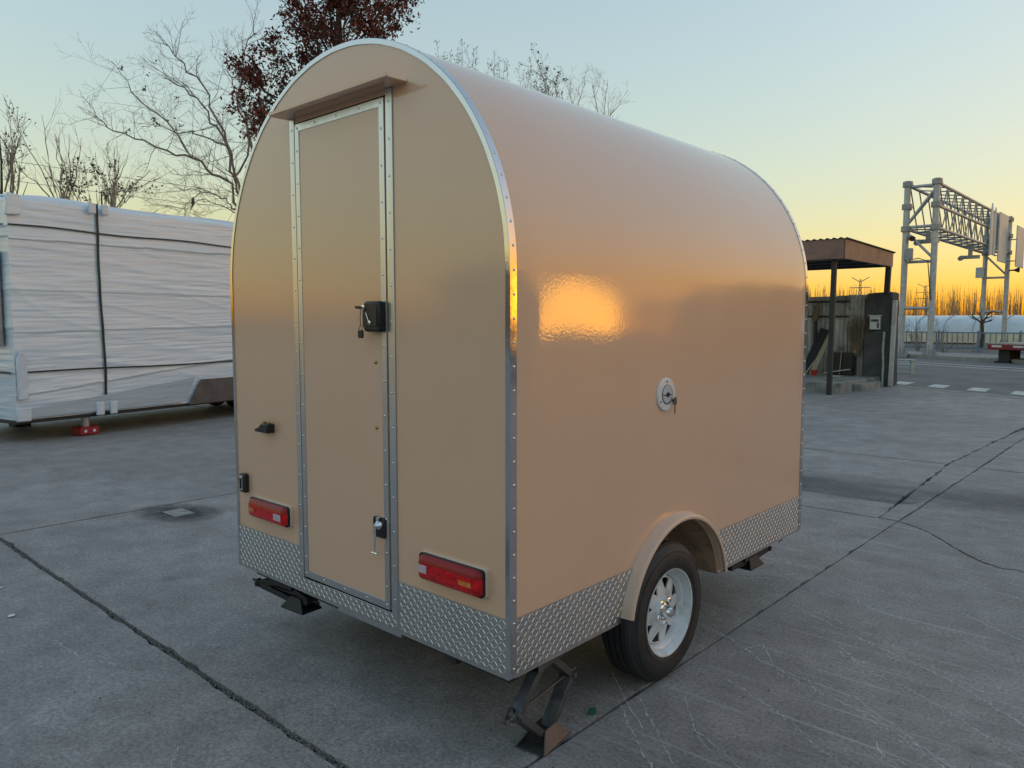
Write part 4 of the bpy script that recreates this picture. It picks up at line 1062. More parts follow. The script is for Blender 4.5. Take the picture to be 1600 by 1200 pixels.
# gate pillar with its box
pl = tag(empty('gate_pillar', (-3.38, 19.05, 0)), 'dark rendered gate pillar with pale box beside the road', 'pillar')
MB().prism([(-0.36, 0), (0.34, 0), (0.30, 2.40), (0.22, 2.43), (-0.28, 2.40), (-0.35, 2.34)], lambda u, v, d: (u, d, v), 0.0, 0.55).build('shaft', M['dark_render'], pl, bevel=0.015)
MB().box(-0.34, 0.325, -0.06, -0.002, 0.0, 1.42).build('plinth', M['dark_render'], pl, bevel=0.01)
mb_ = MB().box(-0.20, 0.045, -0.115, -0.003, 1.46, 1.80).build('letter_box', M['sign_back'], pl, bevel=0.006)
MB().box(-0.17, 0.02, -0.120, -0.1155, 1.66, 1.72).build('slot', M['dark_render'], mb_)
MB().box(-0.02, 0.025, -0.120, -0.1155, 1.50, 1.64).build('slot', M['dark_render'], mb_)
MB().box(-0.235, 0.075, -0.13, -0.002, 1.803, 1.83).build('lid', M['sign_back'], mb_)
gp = tag(empty('gate_post', (-2.98, 18.86, 0)), 'pale green gate leaf edge and grey post at the pillar foot', 'gate post')
MB().bar((-0.02, 0.0, 0), (0.02, 0.0, 2.2), 0.10, 0.10).build('post', M['galv'], gp, bevel=0.008)
MB().tube([(-0.21, -0.02, 0.0), (-0.20, -0.02, 0.55), (-0.225, -0.02, 0.95), (-0.205, -0.02, 1.40)], 0.03, 8).build('leaf_edge', M['pale_green'], gp, smooth=40)
MB().box(-0.17, -0.075, -0.03, 0.02, 0.0, 1.42).build('leaf_frame', M['dark_steel'], gp)

# clutter on the platform
def item(name, label, cat, loc, parts):
    e = tag(empty(name, loc), label, cat)
    for nm, mbx, mt in parts: mbx.build(nm, M[mt], e, bevel=0.004)
    return e
Z0 = 0.236
item('leaning_board', 'black board leaning on the sheet fence under the shelter', 'board', (-5.0, 18.7, Z0), [('board', MB().bar((-0.12, -0.1, 0), (0.22, 0.40, 1.22), 0.24, 0.03, up=(0, 1, 0)), 'black_metal')])
item('leaning_plank', 'pale wooden plank leaning beside the black board', 'plank', (-4.78, 18.6, Z0), [('plank', MB().bar((-0.14, 0, 0), (0.12, 0.48, 1.05), 0.14, 0.025, up=(0, 1, 0)), 'pale_board'), ('plank', MB().bar((-0.26, -0.1, 0.02), (0.02, 0.40, 0.70), 0.04, 0.02, up=(0, 1, 0)), 'pale_board')])
item('black_crate', 'black crate with pale upright rod under the shelter', 'crate', (-4.22, 18.85, Z0), [('crate', MB().box(-0.32, 0.28, -0.02, 0.26, 0, 0.60), 'black'), ('rod', MB().bar((-0.03, -0.06, 0.02), (0.0, -0.05, 0.66), 0.02, 0.02), 'pale_board'), ('handle', MB().bar((-0.38, -0.2, 0.06), (0.24, -0.05, 0.17), 0.025, 0.02), 'sign_back')])
item('red_bucket', 'small red tub on the platform beside the leaning plank', 'tub', (-4.74, 18.30, Z0), [('tub', MB().lathe([(0.0, 0.0), (0.07, 0.0), (0.09, 0.14), (0.084, 0.14), (0.066, 0.01)], (0, 0, 0), (0, 0, 1), 16), 'red_plastic')])
item('paper_sheet', 'white sheet lying on the platform in front of the black crate', 'paper', (-4.22, 18.35, Z0), [('sheet', MB().box(-0.18, 0.16, -0.1, 0.12, 0.001, 0.012), 'paper')])
br_ = tag(empty('twig_broom', (-3.92, 18.98, Z0)), 'upturned twig broom leaning against the sheet fence', 'broom')
rb = random.Random(5); tw = MB()
for k in range(150):
    a = rb.gauss(0, 0.10); b2 = rb.gauss(0, 0.06)
    tw.tube([(0.0 + a * 0.25, 0.02, 0.50 + rb.uniform(0, 0.15)), (0.02 + a * 0.9, b2 * 0.4, 1.0), (0.0 + a * rb.uniform(1.2, 2.0), b2, rb.uniform(1.3, 1.62))], [0.006, 0.005, 0.002], 3, False)
tag(tw.build('twigs', M['twig'], br_), kind='stuff')
MB().tube([(-0.12, -0.05, 0.0), (0.0, 0.02, 0.75)], 0.018, 8).build('stick', M['pale_board'], br_)
hb = tag(MB().prism([(-0.06, 0), (0.05, 0.1), (0.10, 0.40), (0.06, 0.56), (-0.02, 0.46), (-0.09, 0.2)], lambda u, v, d: (u, d, v), 0.0, 0.10).build('hanging_sack', M['twig'], bevel=0.02), 'brown sack hanging on the sheet fence behind the trailer edge', 'sack')
hb.location = (-5.02, 19.03, 1.62)
bn = tag(empty('low_bench', (-4.3, 24.4, 0)), 'low pale bench standing on the road beyond the gate pillar', 'bench')
MB().box(-0.35, 0.42, -0.2, 0.2, 0.40, 0.45).build('seat', M['pale_green'], bn)
for x in (-0.30, 0.38): MB().box(x - 0.02, x + 0.02, -0.18, 0.18, 0.0, 0.398).build('leg', M['pale_green'], bn)

# ------------------------------------------------------------------ gantry over the road
ga = tag(empty('road_gantry', (-6.8, 36.0, 0)), 'grey tubular steel gantry with lattice truss over the road', 'gantry')
def G(p): return Vector((p[0] + 6.8, p[1] - 36.0, p[2]))
YN, YF, XA, XB = 36.1, 53.4, -7.42, -6.22
def gtube(name, p, q, r_, mt='galv', n=10): return MB().tube([G(p), G(q)], r_, n).build(name, M[mt], ga, smooth=40)
for x, y in ((XA, YN), (XB, YN), (XA, YF), (XB, YF)):
    gtube('post', (x, y, 0.0), (x, y, 8.0 if y == YN else 8.05), 0.135, n=14)
    MB().prism(rrect(x - 0.32 + 6.8, x + 0.32 + 6.8, y - 0.32 - 36, y + 0.32 - 36, 0.03), lambda u, v, d: (u, v, d), 0.0, 0.19).build('base_plate', M['galv_dark'], ga)
    for k in range(4):
        dx, dy = ((1, 0), (0, 1), (-1, 0), (0, -1))[k]
        MB().add([G((x + dx * 0.13, y + dy * 0.13, 0.19)), G((x + dx * 0.30, y + dy * 0.30, 0.19)), G((x + dx * 0.13, y + dy * 0.13, 0.55)), G((x + dx * 0.13 + dy * 0.015, y + dy * 0.13 + dx * 0.015, 0.19)), G((x + dx * 0.30 + dy * 0.015, y + dy * 0.30 + dx * 0.015, 0.19)), G((x + dx * 0.13 + dy * 0.015, y + dy * 0.13 + dx * 0.015, 0.55))], [(0, 1, 2), (5, 4, 3), (0, 3, 4, 1), (1, 4, 5, 2), (2, 5, 3, 0)]).build('stiffener', M['galv_dark'], ga)
# rungs and diagonals between the post pairs
for y in (YN, YF):
    for z in (7.72, 5.92, 4.35, 2.25):
        gtube('rung', (XA, y, z), (XB, y, z), 0.07)
    gtube('brace', (XA, y, 6.0), (XB, y, 7.65), 0.055); gtube('brace', (XA, y + 0.14, 6.0), (XB, y + 0.14, 7.55), 0.04)
    gtube('brace', (XA, y, 5.75), (XB, y, 4.45), 0.06)
    for x in (XA, XB):
        for z in (7.85, 6.85, 5.85):
            MB().lathe([(0.136, -0.12), (0.21, -0.12), (0.21, 0.12), (0.136, 0.12)], G((x, y, z)), (0, 0, 1), 14, closed=True).build('clamp', M['galv_dark'], ga, smooth=40)
            MB().tube([G((x, y + 0.12, z)), G((x, y + 0.34 * (1 if y == YN else -1), z))], 0.16, 12).build('flange', M['galv_dark'], ga, smooth=40)
# truss: three chords on the near face, two on the far face, lattice between
for x, zs in ((XB, (7.82, 6.84, 5.86)), (XA, (7.82, 5.86))):
    for z in zs: gtube('chord', (x, YN + 0.1, z), (x, YF - 0.1, z), 0.075)
NB = 11
for k in range(NB):
    y0 = YN + 0.4 + (YF - YN - 0.8) * k / NB; y1 = YN + 0.4 + (YF - YN - 0.8) * (k + 1) / NB; ym = (y0 + y1) / 2
    for za, zb in ((7.82, 6.84), (6.84, 5.86)):
        gtube('lattice', (XB, y0, za), (XB, ym, zb), 0.03, 'galv_dark', 6); gtube('lattice', (XB, ym, zb), (XB, y1, za), 0.03, 'galv_dark', 6); gtube('lattice', (XB, y0, za), (XB, y0, zb), 0.028, 'galv_dark', 6)
    gtube('lattice', (XA, y0, 7.82), (XA, y1, 5.86), 0.03, 'galv_dark', 6)
    gtube('lattice', (XA, y0, 5.86), (XB, ym, 5.86), 0.035, 'galv_dark', 6); gtube('lattice', (XB, ym, 5.86), (XA, y1, 5.86), 0.035, 'galv_dark', 6)
    gtube('lattice', (XA, y0, 7.82), (XB, y1, 7.82), 0.03, 'galv_dark', 6)
MB().bar(G((XB - 0.08, 47.5, 5.9)), G((XB - 0.08, 50.4, 7.7)), 0.06, 0.42, up=(0, 0, 1)).build('sign_brace', M['galv_dark'], ga)
MB().bar(G((XB - 0.08, 50.6, 5.9)), G((XB - 0.08, 50.6, 7.8)), 0.42, 0.06, up=(0, 1, 0)).build('sign_brace', M['galv_dark'], ga)
# sign boards hung along the far end of the truss
def board(x, y0, y1, z0, z1, point=0.0):
    poly = [(y0, z0), (y1, z0), (y1, z1 - point), ((y0 + y1) / 2, z1), (y0, z1 - point)] if point else [(y0, z0), (y1, z0), (y1, z1), (y0, z1)]
    b_ = MB().prism(poly, lambda u, v, d: G((d, u, v)), x, x + 0.06).build('sign_board', M['sign_back'], ga, bevel=0.01)
    for z in (z0 + 0.4, z1 - 0.7): MB().tube([G((x, (y0 + y1) / 2, z)), G((XB, (y0 + y1) / 2, z))], 0.035, 6).build('sign_arm', M['galv_dark'], ga)
    return b_
board(-6.02, 46.5, 47.15, 5.3, 8.1, 0.6); board(-6.0, 47.35, 47.95, 5.3, 7.95, 0.5)
board(-5.85, 47.9, 50.4, 5.0, 7.72); board(-5.35, 50.2, 52.6, 4.8, 7.15)
MB().lathe([(0.0, 0.0), (0.04, 0.0), (0.05, 0.3), (0.16, 0.55), (0.15, 0.55), (0.03, 0.28)], G((-6.1, 53.1, 4.75)), (1, -0.2, 0), 14).build('loudspeaker', M['black_metal'], ga, smooth=40)
for x, y, z in ((-6.85, 37.6, 5.45), (-6.7, 45.6, 5.2)):
    MB().box(x - 0.45 + 6.8, x + 0.45 + 6.8, y - 0.12 - 36, y + 0.12 - 36, z - 0.16, z + 0.02).box(x - 0.1 + 6.8, x + 0.1 + 6.8, y - 0.05 - 36, y + 0.05 - 36, z, 5.8).lathe([(0.0, 0), (0.13, 0.0), (0.13, 0.34), (0.0, 0.34)], G((x - 0.35, y - 0.25, z - 0.1)), (0, -1, -0.2), 12).build('camera_head', M['galv_dark'], ga)
MB().lathe([(0.0, -0.13), (0.13, -0.08), (0.14, 0.06), (0.0, 0.14)], G((-7.12, 36.0, 5.4)), (0, 0, 1), 14).build('camera_dome', M['black'], ga, smooth=50)
MB().box(-7.36 + 6.8, -7.02 + 6.8, 35.72 - 36, 35.92 - 36, 4.42, 4.95).build('control_box', M['galv_dark'], ga, bevel=0.02)
MB().box(XA - 0.42 + 6.8, XA + 0.02 + 6.8, YF - 0.42 - 36, YF - 0.16 - 36, 4.35, 5.0).build('control_box', M['sign_back'], ga, bevel=0.02)
cb = MB(); cb.tube([G((XA + 0.2, YN - 0.1, 4.42)), G((XA + 0.6, YN - 0.15, 4.50)), G((XB - 0.2, YN - 0.15, 4.35)), G((XB - 0.12, YN - 0.16, 3.6)), G((XB - 0.02, YN - 0.17, 2.6))], 0.022, 6); cb.build('cable', M['black'], ga)

# ------------------------------------------------------------------ railing, greenhouse, flatbed, far wood
rl = tag(empty('road_railing', (-10.2, 46.5, 0), math.atan2(-0.10, 1.0)), 'blue and white picket railing along the far side of the road', 'railing')
pk = MB()
for k in range(-31, 72):
    pk.bar((k * 0.27, 0, 0.16), (k * 0.27, 0, 1.0), 0.085, 0.03)
tag(pk.build('pickets', M['blue_rail'], rl), kind='stuff')
for z, h in ((0.16, 0.10), (1.02, 0.07)): MB().box(-8.5, 19.6, -0.03, 0.03, z - h / 2, z + h / 2).build('rail', M['blue_rail'], rl)
for k in range(-4, 10):
    MB().box(k * 2.0 - 0.04, k * 2.0 + 0.04, -0.045, 0.045, 0.0, 1.14).box(k * 2.0 - 0.2, k * 2.0 + 0.2, -0.16, 0.16, 0.0, 0.05).build('post', M['blue_rail'], rl)
gh = tag(empty('greenhouse', (-10.0, 64.0, 0), math.atan2(-0.06, 1.0)), 'long low greenhouse with pale blue film roof behind the railing', 'greenhouse')
MB().box(-32, 26, -0.1, 0.1, 0.0, 0.72).build('front_wall', M['cream_wall'], gh)
for k in range(29):
    rr = []
    for i in range(9):
        a = math.pi * i / 8
        rr.append([(x, 3.0 - 3.05 * math.cos(a) , 0.72 + 1.38 * math.sin(a)) for x in (-32 + 2 * k + 0.03, -32 + 2 * k + 1.97)])
    MB().loft(rr, closed_ring=False).build('roof_bay', M['gh_film'], gh, smooth=60)
    MB().tube([(-32 + 2 * k, 3.0 - 3.08 * math.cos(math.pi * i / 8), 0.72 + 1.41 * math.sin(math.pi * i / 8)) for i in range(9)], 0.03, 6).build('hoop', M['galv'], gh)
hg = tag(empty('dark_hut', (-3.6, 58.0, 0)), 'dark hut with pale window frames behind the flatbed', 'hut')
MB().box(0, 5.5, 0, 3, 0, 0.95).build('wall', M['dark_render'], hg)
MB().box(-0.1, 5.6, -0.1, 3.1, 0.952, 1.06).build('roof', M['sign_back'], hg)
for k in range(6): MB().box(0.3 + k * 0.75, 0.36 + k * 0.75, -0.04, -0.002, 0.1, 0.95).build('window_bar', M['pale_green'], hg)

fb = tag(empty('flatbed_trailer', (-3.55, 33.9, 0), rad(-22)), 'dark red flatbed trailer with pale deck cut by the right edge', 'trailer')
MB().box(0, 9, 0, 2.4, 0.74, 0.79).build('deck', M['truck_bed'], fb)
MB().box(-0.02, 9, -0.03, 2.43, 0.52, 0.738).build('side_beam', M['red_truck'], fb, bevel=0.02)
for k in range(8): MB().box(0.15 + k * 0.85, 0.55 + k * 0.85, -0.036, -0.031, 0.62, 0.70).build('reflector', M['sign_back'], fb)
for x in (0.3,): MB().box(x, x + 0.45, 0.2, 0.9, 0.06, 0.52).box(x - 0.1, x + 0.5, 0.1, 1.0, 0.0, 0.06).build('landing_leg', M['black_metal'], fb)
for x in (1.9, 2.75, 4.2):
    for y in (0.0, 2.05):
        MB().lathe([(0.0, 0.02), (0.15, 0.0), (0.30, 0.0), (0.34, 0.05), (0.34, 0.30), (0.0, 0.35)], (x, y, 0.34), (0, 1, 0), 24).build('wheel', M['rubber'], fb, smooth=40)

M['poplar'] = mat('poplar_twigs', (0.36, 0.27, 0.17), rough=0.9, var=0.4, scale=0.7)
rp = random.Random(21); pp_ = MB()
Pa, Pb = Vector((-62, 92, 0)), Vector((14, 158, 0)); pd = Pb - Pa; pn = Vector((-pd.y, pd.x, 0)).normalized()
for k in range(1700):
    q = Pa + pd * rp.random() + pn * rp.uniform(0, 16); h = rp.uniform(4.6, 7.6)
    lean = Vector((rp.gauss(0, 0.12), rp.gauss(0, 0.12), 0))
    pp_.tube([q, q + lean + Vector((0, 0, h * 0.55)), q + lean * 1.6 + Vector((0, 0, h))], [0.042, 0.028, 0.008], 3, False)
    for b in range(11):
        t = rp.uniform(0.2, 0.9); a = rp.uniform(0, 6.28); l = (1.15 - t) * rp.uniform(0.7, 1.9)
        s0 = q + lean * (t * 1.4) + Vector((0, 0, h * t))
        pp_.tube([s0, s0 + Vector((math.cos(a) * l * 0.28, math.sin(a) * l * 0.28, l))], [0.015, 0.006], 3, False)
tag(pp_.build('poplar_wood', M['poplar'], fix=False), 'far row of bare golden poplars along the horizon', 'trees', kind='stuff')
def pylon(x, y, h, label):
    e = tag(empty('power_pylon', (x, y, 0)), label, 'pylon', 'distant power pylons')
    m = MB()
    for sx in (-1, 1):
        for sy in (-1, 1):
            m.tube([(sx * h * 0.09, sy * h * 0.09, 0), (sx * h * 0.025, sy * h * 0.025, h * 0.62), (sx * h * 0.012, sy * h * 0.012, h * 0.93)], [0.3, 0.22, 0.12], 4)
    for k in range(9):
        z = h * (0.08 + 0.1 * k); w0 = h * (0.085 - 0.0075 * k); w1 = h * (0.08 - 0.0078 * k)
        m.tube([(-w0, 0, z), (w1, 0, z + h * 0.09)], 0.12, 4); m.tube([(w0, 0, z), (-w1, 0, z + h * 0.09)], 0.12, 4)
    m.build('lattice', M['galv_dark'], e)
    for z, l in ((0.62, 0.22), (0.78, 0.20)):
        MB().tube([(-h * l, 0, h * z), (h * l, 0, h * z)], 0.2, 4).build('cross_arm', M['galv_dark'], e)
    for s_ in (-1, 1): MB().tube([(0, 0, h * 0.9), (s_ * h * 0.17, 0, h)], 0.2, 4).build('horn', M['galv_dark'], e)
    e.rotation_euler = (0, 0, rad(20))
pylon(-125, 399, 23.3, 'distant lattice pylon seen under the shelter roof')
pylon(-139, 576, 27.0, 'fainter distant lattice pylon seen between the gantry posts')
# ------------------------------------------------------------------ trees
M['bark'] = mat('grey_bark', (0.075, 0.065, 0.055), rough=0.9, var=0.35, scale=6)
M['twig_dark'] = mat('dark_twigs', (0.25, 0.215, 0.185), rough=0.9, var=0.3, scale=10)
M['twig_pale'] = mat('pale_twigs', (0.42, 0.36, 0.30), rough=0.9, var=0.3, scale=10)
M['red_leaf'] = mat('red_leaf', (0.19, 0.055, 0.036), rough=0.6, var=0.6, scale=1.6)
M['grey_leaf'] = mat('grey_green_leaf', (0.20, 0.20, 0.15), rough=0.7, var=0.4, scale=2)
M['brown_leaf'] = mat('brown_leaf', (0.12, 0.09, 0.055), rough=0.7, var=0.5, scale=2)
VR = Vector((0.741, 0.672, 0)); VF = Vector((-0.672, 0.741, 0)); VU = Vector((0, 0, 1))   # local axes of the tree line

def limb_points(pts, rng, n=5, wig=0.06):
    """smooth, slightly crooked polyline through the given points"""
    out = []
    for a, b in zip(pts, pts[1:]):
        a = Vector(a); b = Vector(b)
        for k in range(n):
            j = Vector((rng.gauss(0, 1), rng.gauss(0, 1), rng.gauss(0, 1))) * wig * (b - a).length * (0 if k == 0 else 1) * 0.5
            out.append(a + (b - a) * (k / n) + j)
    out.append(Vector(pts[-1]))
    return out
def grow(m, p, d, length, r, depth, rng, spread=0.6, up=0.15, nseg=4, kids=4, shrink=0.62, tips=None, rmin=0.004):
    pts = [p.copy()]; dd = d.normalized(); q = p.copy()
    for i in range(nseg):
        dd = (dd + Vector((rng.gauss(0, 1), rng.gauss(0, 1), rng.gauss(0, 0.8))) * 0.13 + VU * up * 0.25).normalized()
        q = q + dd * (length / nseg); pts.append(q.copy())
    rad_ = [max(rmin, r * (1 - 0.65 * i / nseg)) for i in range(nseg + 1)]
    m.tube(pts, rad_, 4 if r > 0.02 else 3, False)
    if tips is not None and depth <= 1: tips.extend(pts[1:])
    if depth > 0:
        for k in range(kids):
            t = rng.uniform(0.3, 1.0); i = min(nseg - 1, int(t * nseg)); s0 = pts[i].lerp(pts[i + 1], t * nseg - i)
            side = Vector((rng.gauss(0, 1), rng.gauss(0, 1), rng.gauss(0, 1))); ax = (pts[i + 1] - pts[i]).normalized()
            side = (side - ax * side.dot(ax)).normalized()
            grow(m, s0, ax * (1 - spread * 0.4) + side * spread, length * shrink * rng.uniform(0.6, 1.1), max(rmin, r * 0.5), depth - 1, rng, spread, up, max(2, nseg - 1), kids, shrink, tips, rmin)
def leaves(pts, rng, n, jit, size, flat=0.0):
    m = MB()
    for k in range(n):
        c = pts[rng.randrange(len(pts))] + Vector((rng.gauss(0, jit), rng.gauss(0, jit), rng.gauss(0, jit)))
        a = Vector((rng.gauss(0, 1), rng.gauss(0, 1), rng.gauss(0, 1) - 0.4)).normalized(); x, y, _ = frame_of(a)
        s_ = size * rng.uniform(0.55, 1.25)
        m.add([c - a * s_ * 0.5, c + x * s_ * 0.32, c + a * s_ * 0.55, c - x * s_ * 0.32 + y * s_ * 0.12], [(0, 1, 2), (0, 2, 3)])
    return m
def local(base, lat, dep, z): return Vector(base) * 1.0 + VR * lat + VF * dep + VU * z

# large bare tree between the wrapped load and the trailer
rt = random.Random(8); B0 = Vector((-19.7, 10.6, 0))
bt = tag(empty('bare_tree', B0), 'large bare spreading tree behind the wrapped load', 'tree')
def T0(px, py, dep=0.0): k = 0.02027; return VR * ((px - 392) * k) + VF * dep + VU * (1.69 + (501 - py) * k)
tk = MB(); tk.tube(limb_points([(0, 0, 0), T0(394, 480), T0(388, 400), T0(384, 345)], rt, 4, 0.03), [0.19 - 0.006 * i for i in range(13)], 8)
tk.build('trunk', M['bark'], bt, smooth=60)
cr = MB()
limbs = [([(384, 345, 0), (352, 282, -0.6), (318, 258, -1.0), (270, 245, -1.2), (215, 225, -1.5), (190, 205, -1.6)], 0.085),
         ([(384, 345, 0), (368, 290, 0.2), (345, 225, 0.5), (315, 170, 0.6), (275, 130, 0.8), (235, 112, 1.0)], 0.095),
         ([(386, 340, 0), (372, 280, -0.4), (360, 215, -0.5), (335, 150, -0.8), (300, 112, -1.0), (282, 88, -1.0)], 0.085),
         ([(388, 330, 0), (382, 240, 0.6), (372, 170, 0.9), (345, 110, 1.1), (325, 72, 1.2)], 0.080),
         ([(390, 320, 0), (392, 220, -0.3), (386, 140, -0.4), (398, 90, -0.6), (412, 48, -0.6)], 0.080),
         ([(345, 225, 0.5), (300, 205, 0.9), (250, 190, 1.2), (205, 180, 1.4), (185, 183, 1.5)], 0.050),
         ([(318, 258, -1.0), (280, 200, -1.4), (245, 165, -1.6), (222, 130, -1.7)], 0.045),
         ([(384, 345, 0), (350, 318, 0.4), (322, 300, 0.7), (290, 295, 0.9), (265, 312, 1.0), (262, 330, 1.0)], 0.045),
         ([(384, 345, 0), (362, 330, -0.5), (335, 318, -0.9), (312, 335, -1.1), (280, 332, -1.2)], 0.035),
         ([(372, 280, -0.4), (420, 210, -0.8), (440, 150, -1.0), (450, 100, -1.0)], 0.06),
         ([(322, 300, .7), (285, 285, 1.1), (255, 288, 1.4), (245, 282, 1.5)], 0.03)]
for pts, r0 in limbs:
    lp = limb_points([T0(*q) for q in pts], rt, 4, 0.12); n = len(lp)
    cr.tube(lp, [max(0.008, r0 * 0.60 * (1 - 0.82 * i / n)) for i in range(n)], 5, False)
    for i in range(3, n - 1):
        for _ in range(2):
            ax = (lp[i + 1] - lp[i - 1]).normalized(); side = Vector((rt.gauss(0, 1), rt.gauss(0, 1), rt.gauss(0, 0.8))).normalized()
            if rt.random() < 0.82:
                grow(cr, lp[i], ax * 0.55 + side * 0.75, rt.uniform(0.5, 1.35), max(0.006, r0 * 0.2 * (1 - 0.5 * i / n)), 2, rt, 0.65, 0.12, 4, 3, 0.55, None, 0.0026)
cr.build('crown', M['twig_dark'], bt, fix=False)
pods = leaves([T0(rt.uniform(200, 290), rt.uniform(110, 230), rt.uniform(-1, 1)) for _ in range(26)], rt, 90, 0.05, 0.12)
tag(pods.build('hanging_pods', M['twig_dark'], bt, fix=False), kind='stuff')
bird = tag(MB().lathe([(0.0, -0.10), (0.03, -0.07), (0.055, 0.0), (0.045, 0.07), (0.03, 0.10), (0.035, 0.13), (0.02, 0.16), (0.0, 0.17)], (0, 0, 0), (0.2, 0, 1), 10).tube([(0, 0, -0.08), (-0.08, -0.06, -0.22)], [0.02, 0.01], 6).build('bird', M['bark'], smooth=60), 'small dark bird perched on a low twig of the bare tree', 'bird')
bird.location = B0 + T0(318, 325, -1.0)

# red-leaved tree behind the rear door arch
rt = random.Random(31); B1 = Vector((-14.3, 10.0, 0))
rd = tag(empty('red_leaf_tree', B1), 'tall tree with dark red leaves behind the trailer roof', 'tree')
def T1(px, py, dep=0.0): k = 0.0169; return VR * ((px - 520) * k) + VF * dep + VU * (1.69 + (501 - py) * k)
tk = MB(); tk.tube(limb_points([(0, 0, 0), T1(515, 420), T1(520, 250), T1(526, 100), T1(530, -20)], rt, 4, 0.02), [0.20 - 0.009 * i for i in range(17)], 8); tk.build('trunk', M['bark'], rd, smooth=60)
br1 = MB(); tips = []
clumps = [(520, 30, 0), (470, 60, 0.4), (560, 40, -0.4), (600, 20, 0.2), (500, -30, 0.5), (560, -50, -0.2), (450, 100, -0.3), (490, 110, 0.3), (545, 80, 0.5), (440, 140, 0.2), (620, 40, -0.3), (580, -5, 0.6), (480, 5, -0.6), (530, -90, 0), (600, -60, 0.3), (455, 35, 0.5), (400, 130, 0.0), (385, 118, 0.3), (412, 165, -0.3), (390, 190, 0.1), (430, 190, 0.2), (500, 150, 0.4), (540, 130, -0.4), (575, 75, -0.1), (610, 0, 0.1), (418, 205, 0.0), (500, 60, -0.5), (530, 5, 0.7), (465, 85, 0.6), (515, 95, -0.4), (480, 30, 0.2), (590, 45, 0.5), (550, 10, 0.0)]
cpts = []
for x, y, dp in clumps:
    c = T1(x, y, dp * 1.6); s0 = T1(520, min(320, y + 110), 0)
    br1.tube(limb_points([s0, s0.lerp(c, 0.5) - VU * 0.1, c], rt, 3, 0.1), [0.05, 0.045, 0.04, 0.032, 0.026, 0.02, 0.014], 4, False)
    for _ in range(7):
        t = []
        grow(br1, c + Vector((rt.gauss(0, .12), rt.gauss(0, .12), rt.gauss(0, .12))), Vector((rt.gauss(0, 1), rt.gauss(0, 1), rt.gauss(0.3, 0.8))), rt.uniform(0.35, 0.72), 0.012, 1, rt, 0.7, 0.1, 3, 3, 0.6, t, 0.004)
        cpts += t
br1.build('branches', M['bark'], rd, fix=False)
leaves(cpts, rt, 13500, 0.085, 0.11).build('crown', M['red_leaf'], rd, fix=False)

# pruned trees with straight shoots at the far left
def shoot_tree(name, label, base, spec, seed, matk, scale_px, x0, dist):
    rng = random.Random(seed); e = tag(empty(name, base), label, 'tree', 'bare trees along the yard edge')
    k = scale_px
    def T(px, py, dep=0.0): return VR * ((px - x0) * k) + VF * dep + VU * (1.69 + (501 - py) * k)
    m = MB(); m.tube([Vector((0, 0, 0)), T(x0, 400), T(x0, 330)], [0.12, 0.09, 0.045], 7); m.build('trunk', M['bark'], e, smooth=60)
    c = MB()
    for (xa, ya, xb, yb) in spec:
        dp = rng.uniform(-1, 1)
        lp = limb_points([T(x0, 335), T(xa, ya, dp * 0.5), T(xb, yb, dp)], rng, 4, 0.04); n = len(lp)
        c.tube(lp, [max(0.006, 0.034 * (1 - 0.85 * i / n)) for i in range(n)], 4, False)
        for i in range(2, n - 1):
            if rng.random() < 0.5:
                ax = (lp[i + 1] - lp[i]).normalized(); s_ = Vector((rng.gauss(0, 1), rng.gauss(0, 1), 0.3)).normalized()
                grow(c, lp[i], ax * 0.9 + s_ * 0.4, rng.uniform(0.5, 1.3), 0.009, 1, rng, 0.4, 0.3, 3, 2, 0.6, None, 0.0035)
    c.build('crown', M[matk], e, fix=False)
    return e, T
shoot_tree('pruned_tree', 'bare pruned tree with straight shoots above the wrapped load, left of two', (-28.6, 7.9, 0), [(70, 290, 30, 195), (75, 280, 62, 205), (80, 270, 85, 195), (95, 280, 92, 210), (110, 280, 122, 220), (60, 300, 15, 255), (75, 300, 35, 240), (88, 290, 72, 215), (100, 300, 110, 240), (78, 300, 52, 262), (98, 270, 102, 225)], 3, 'twig_pale', 0.02365, 84, 28)
shoot_tree('pruned_tree', 'bare pruned tree with straight shoots above the wrapped load, right of two', (-27.4, 9.2, 0), [(135, 290, 124, 218), (140, 280, 132, 225), (150, 285, 170, 245), (155, 295, 185, 258), (130, 300, 105, 255), (145, 300, 212, 276), (150, 305, 205, 300), (140, 290, 148, 240), (130, 290, 118, 240)], 6, 'twig_pale', 0.02365, 140, 28)
def leafy(name, label, base, x0, k, spots, seed, n, size, mk, spread=0.3, group='leafy trees along the yard edge'):
    rng = random.Random(seed); e = tag(empty(name, base), label, 'tree', group)
    def T(px, py, dep=0.0): return VR * ((px - x0) * k) + VF * dep + VU * (1.69 + (501 - py) * k)
    m = MB(); topy = min(s[1] for s in spots); m.tube(limb_points([Vector((0, 0, 0)), T(x0, 380), T(x0, max(topy, 200))], rng, 4, 0.02), [0.11 - 0.011 * i for i in range(9)], 6); m.build('trunk', M['bark'], e, smooth=60)
    b = MB(); tp = []
    for (x, y) in spots:
        c = T(x, y, rng.uniform(-0.6, 0.6)); s0 = T(x0 * 0.5 + x * 0.5, y + 70, 0)
        b.tube([s0, s0.lerp(c, 0.5), c], [0.03, 0.02, 0.01], 4, False)
        grow(b, s0.lerp(c, 0.4), (c - s0) + VU * 0.3, (c - s0).length * 0.9, 0.016, 2, rng, 0.45, 0.3, 4, 4, 0.55, tp, 0.006)
    b.build('branches', M['twig_dark'], e, fix=False)
    leaves(tp, rng, n, 0.05, size).build('crown', M[mk], e, fix=False)
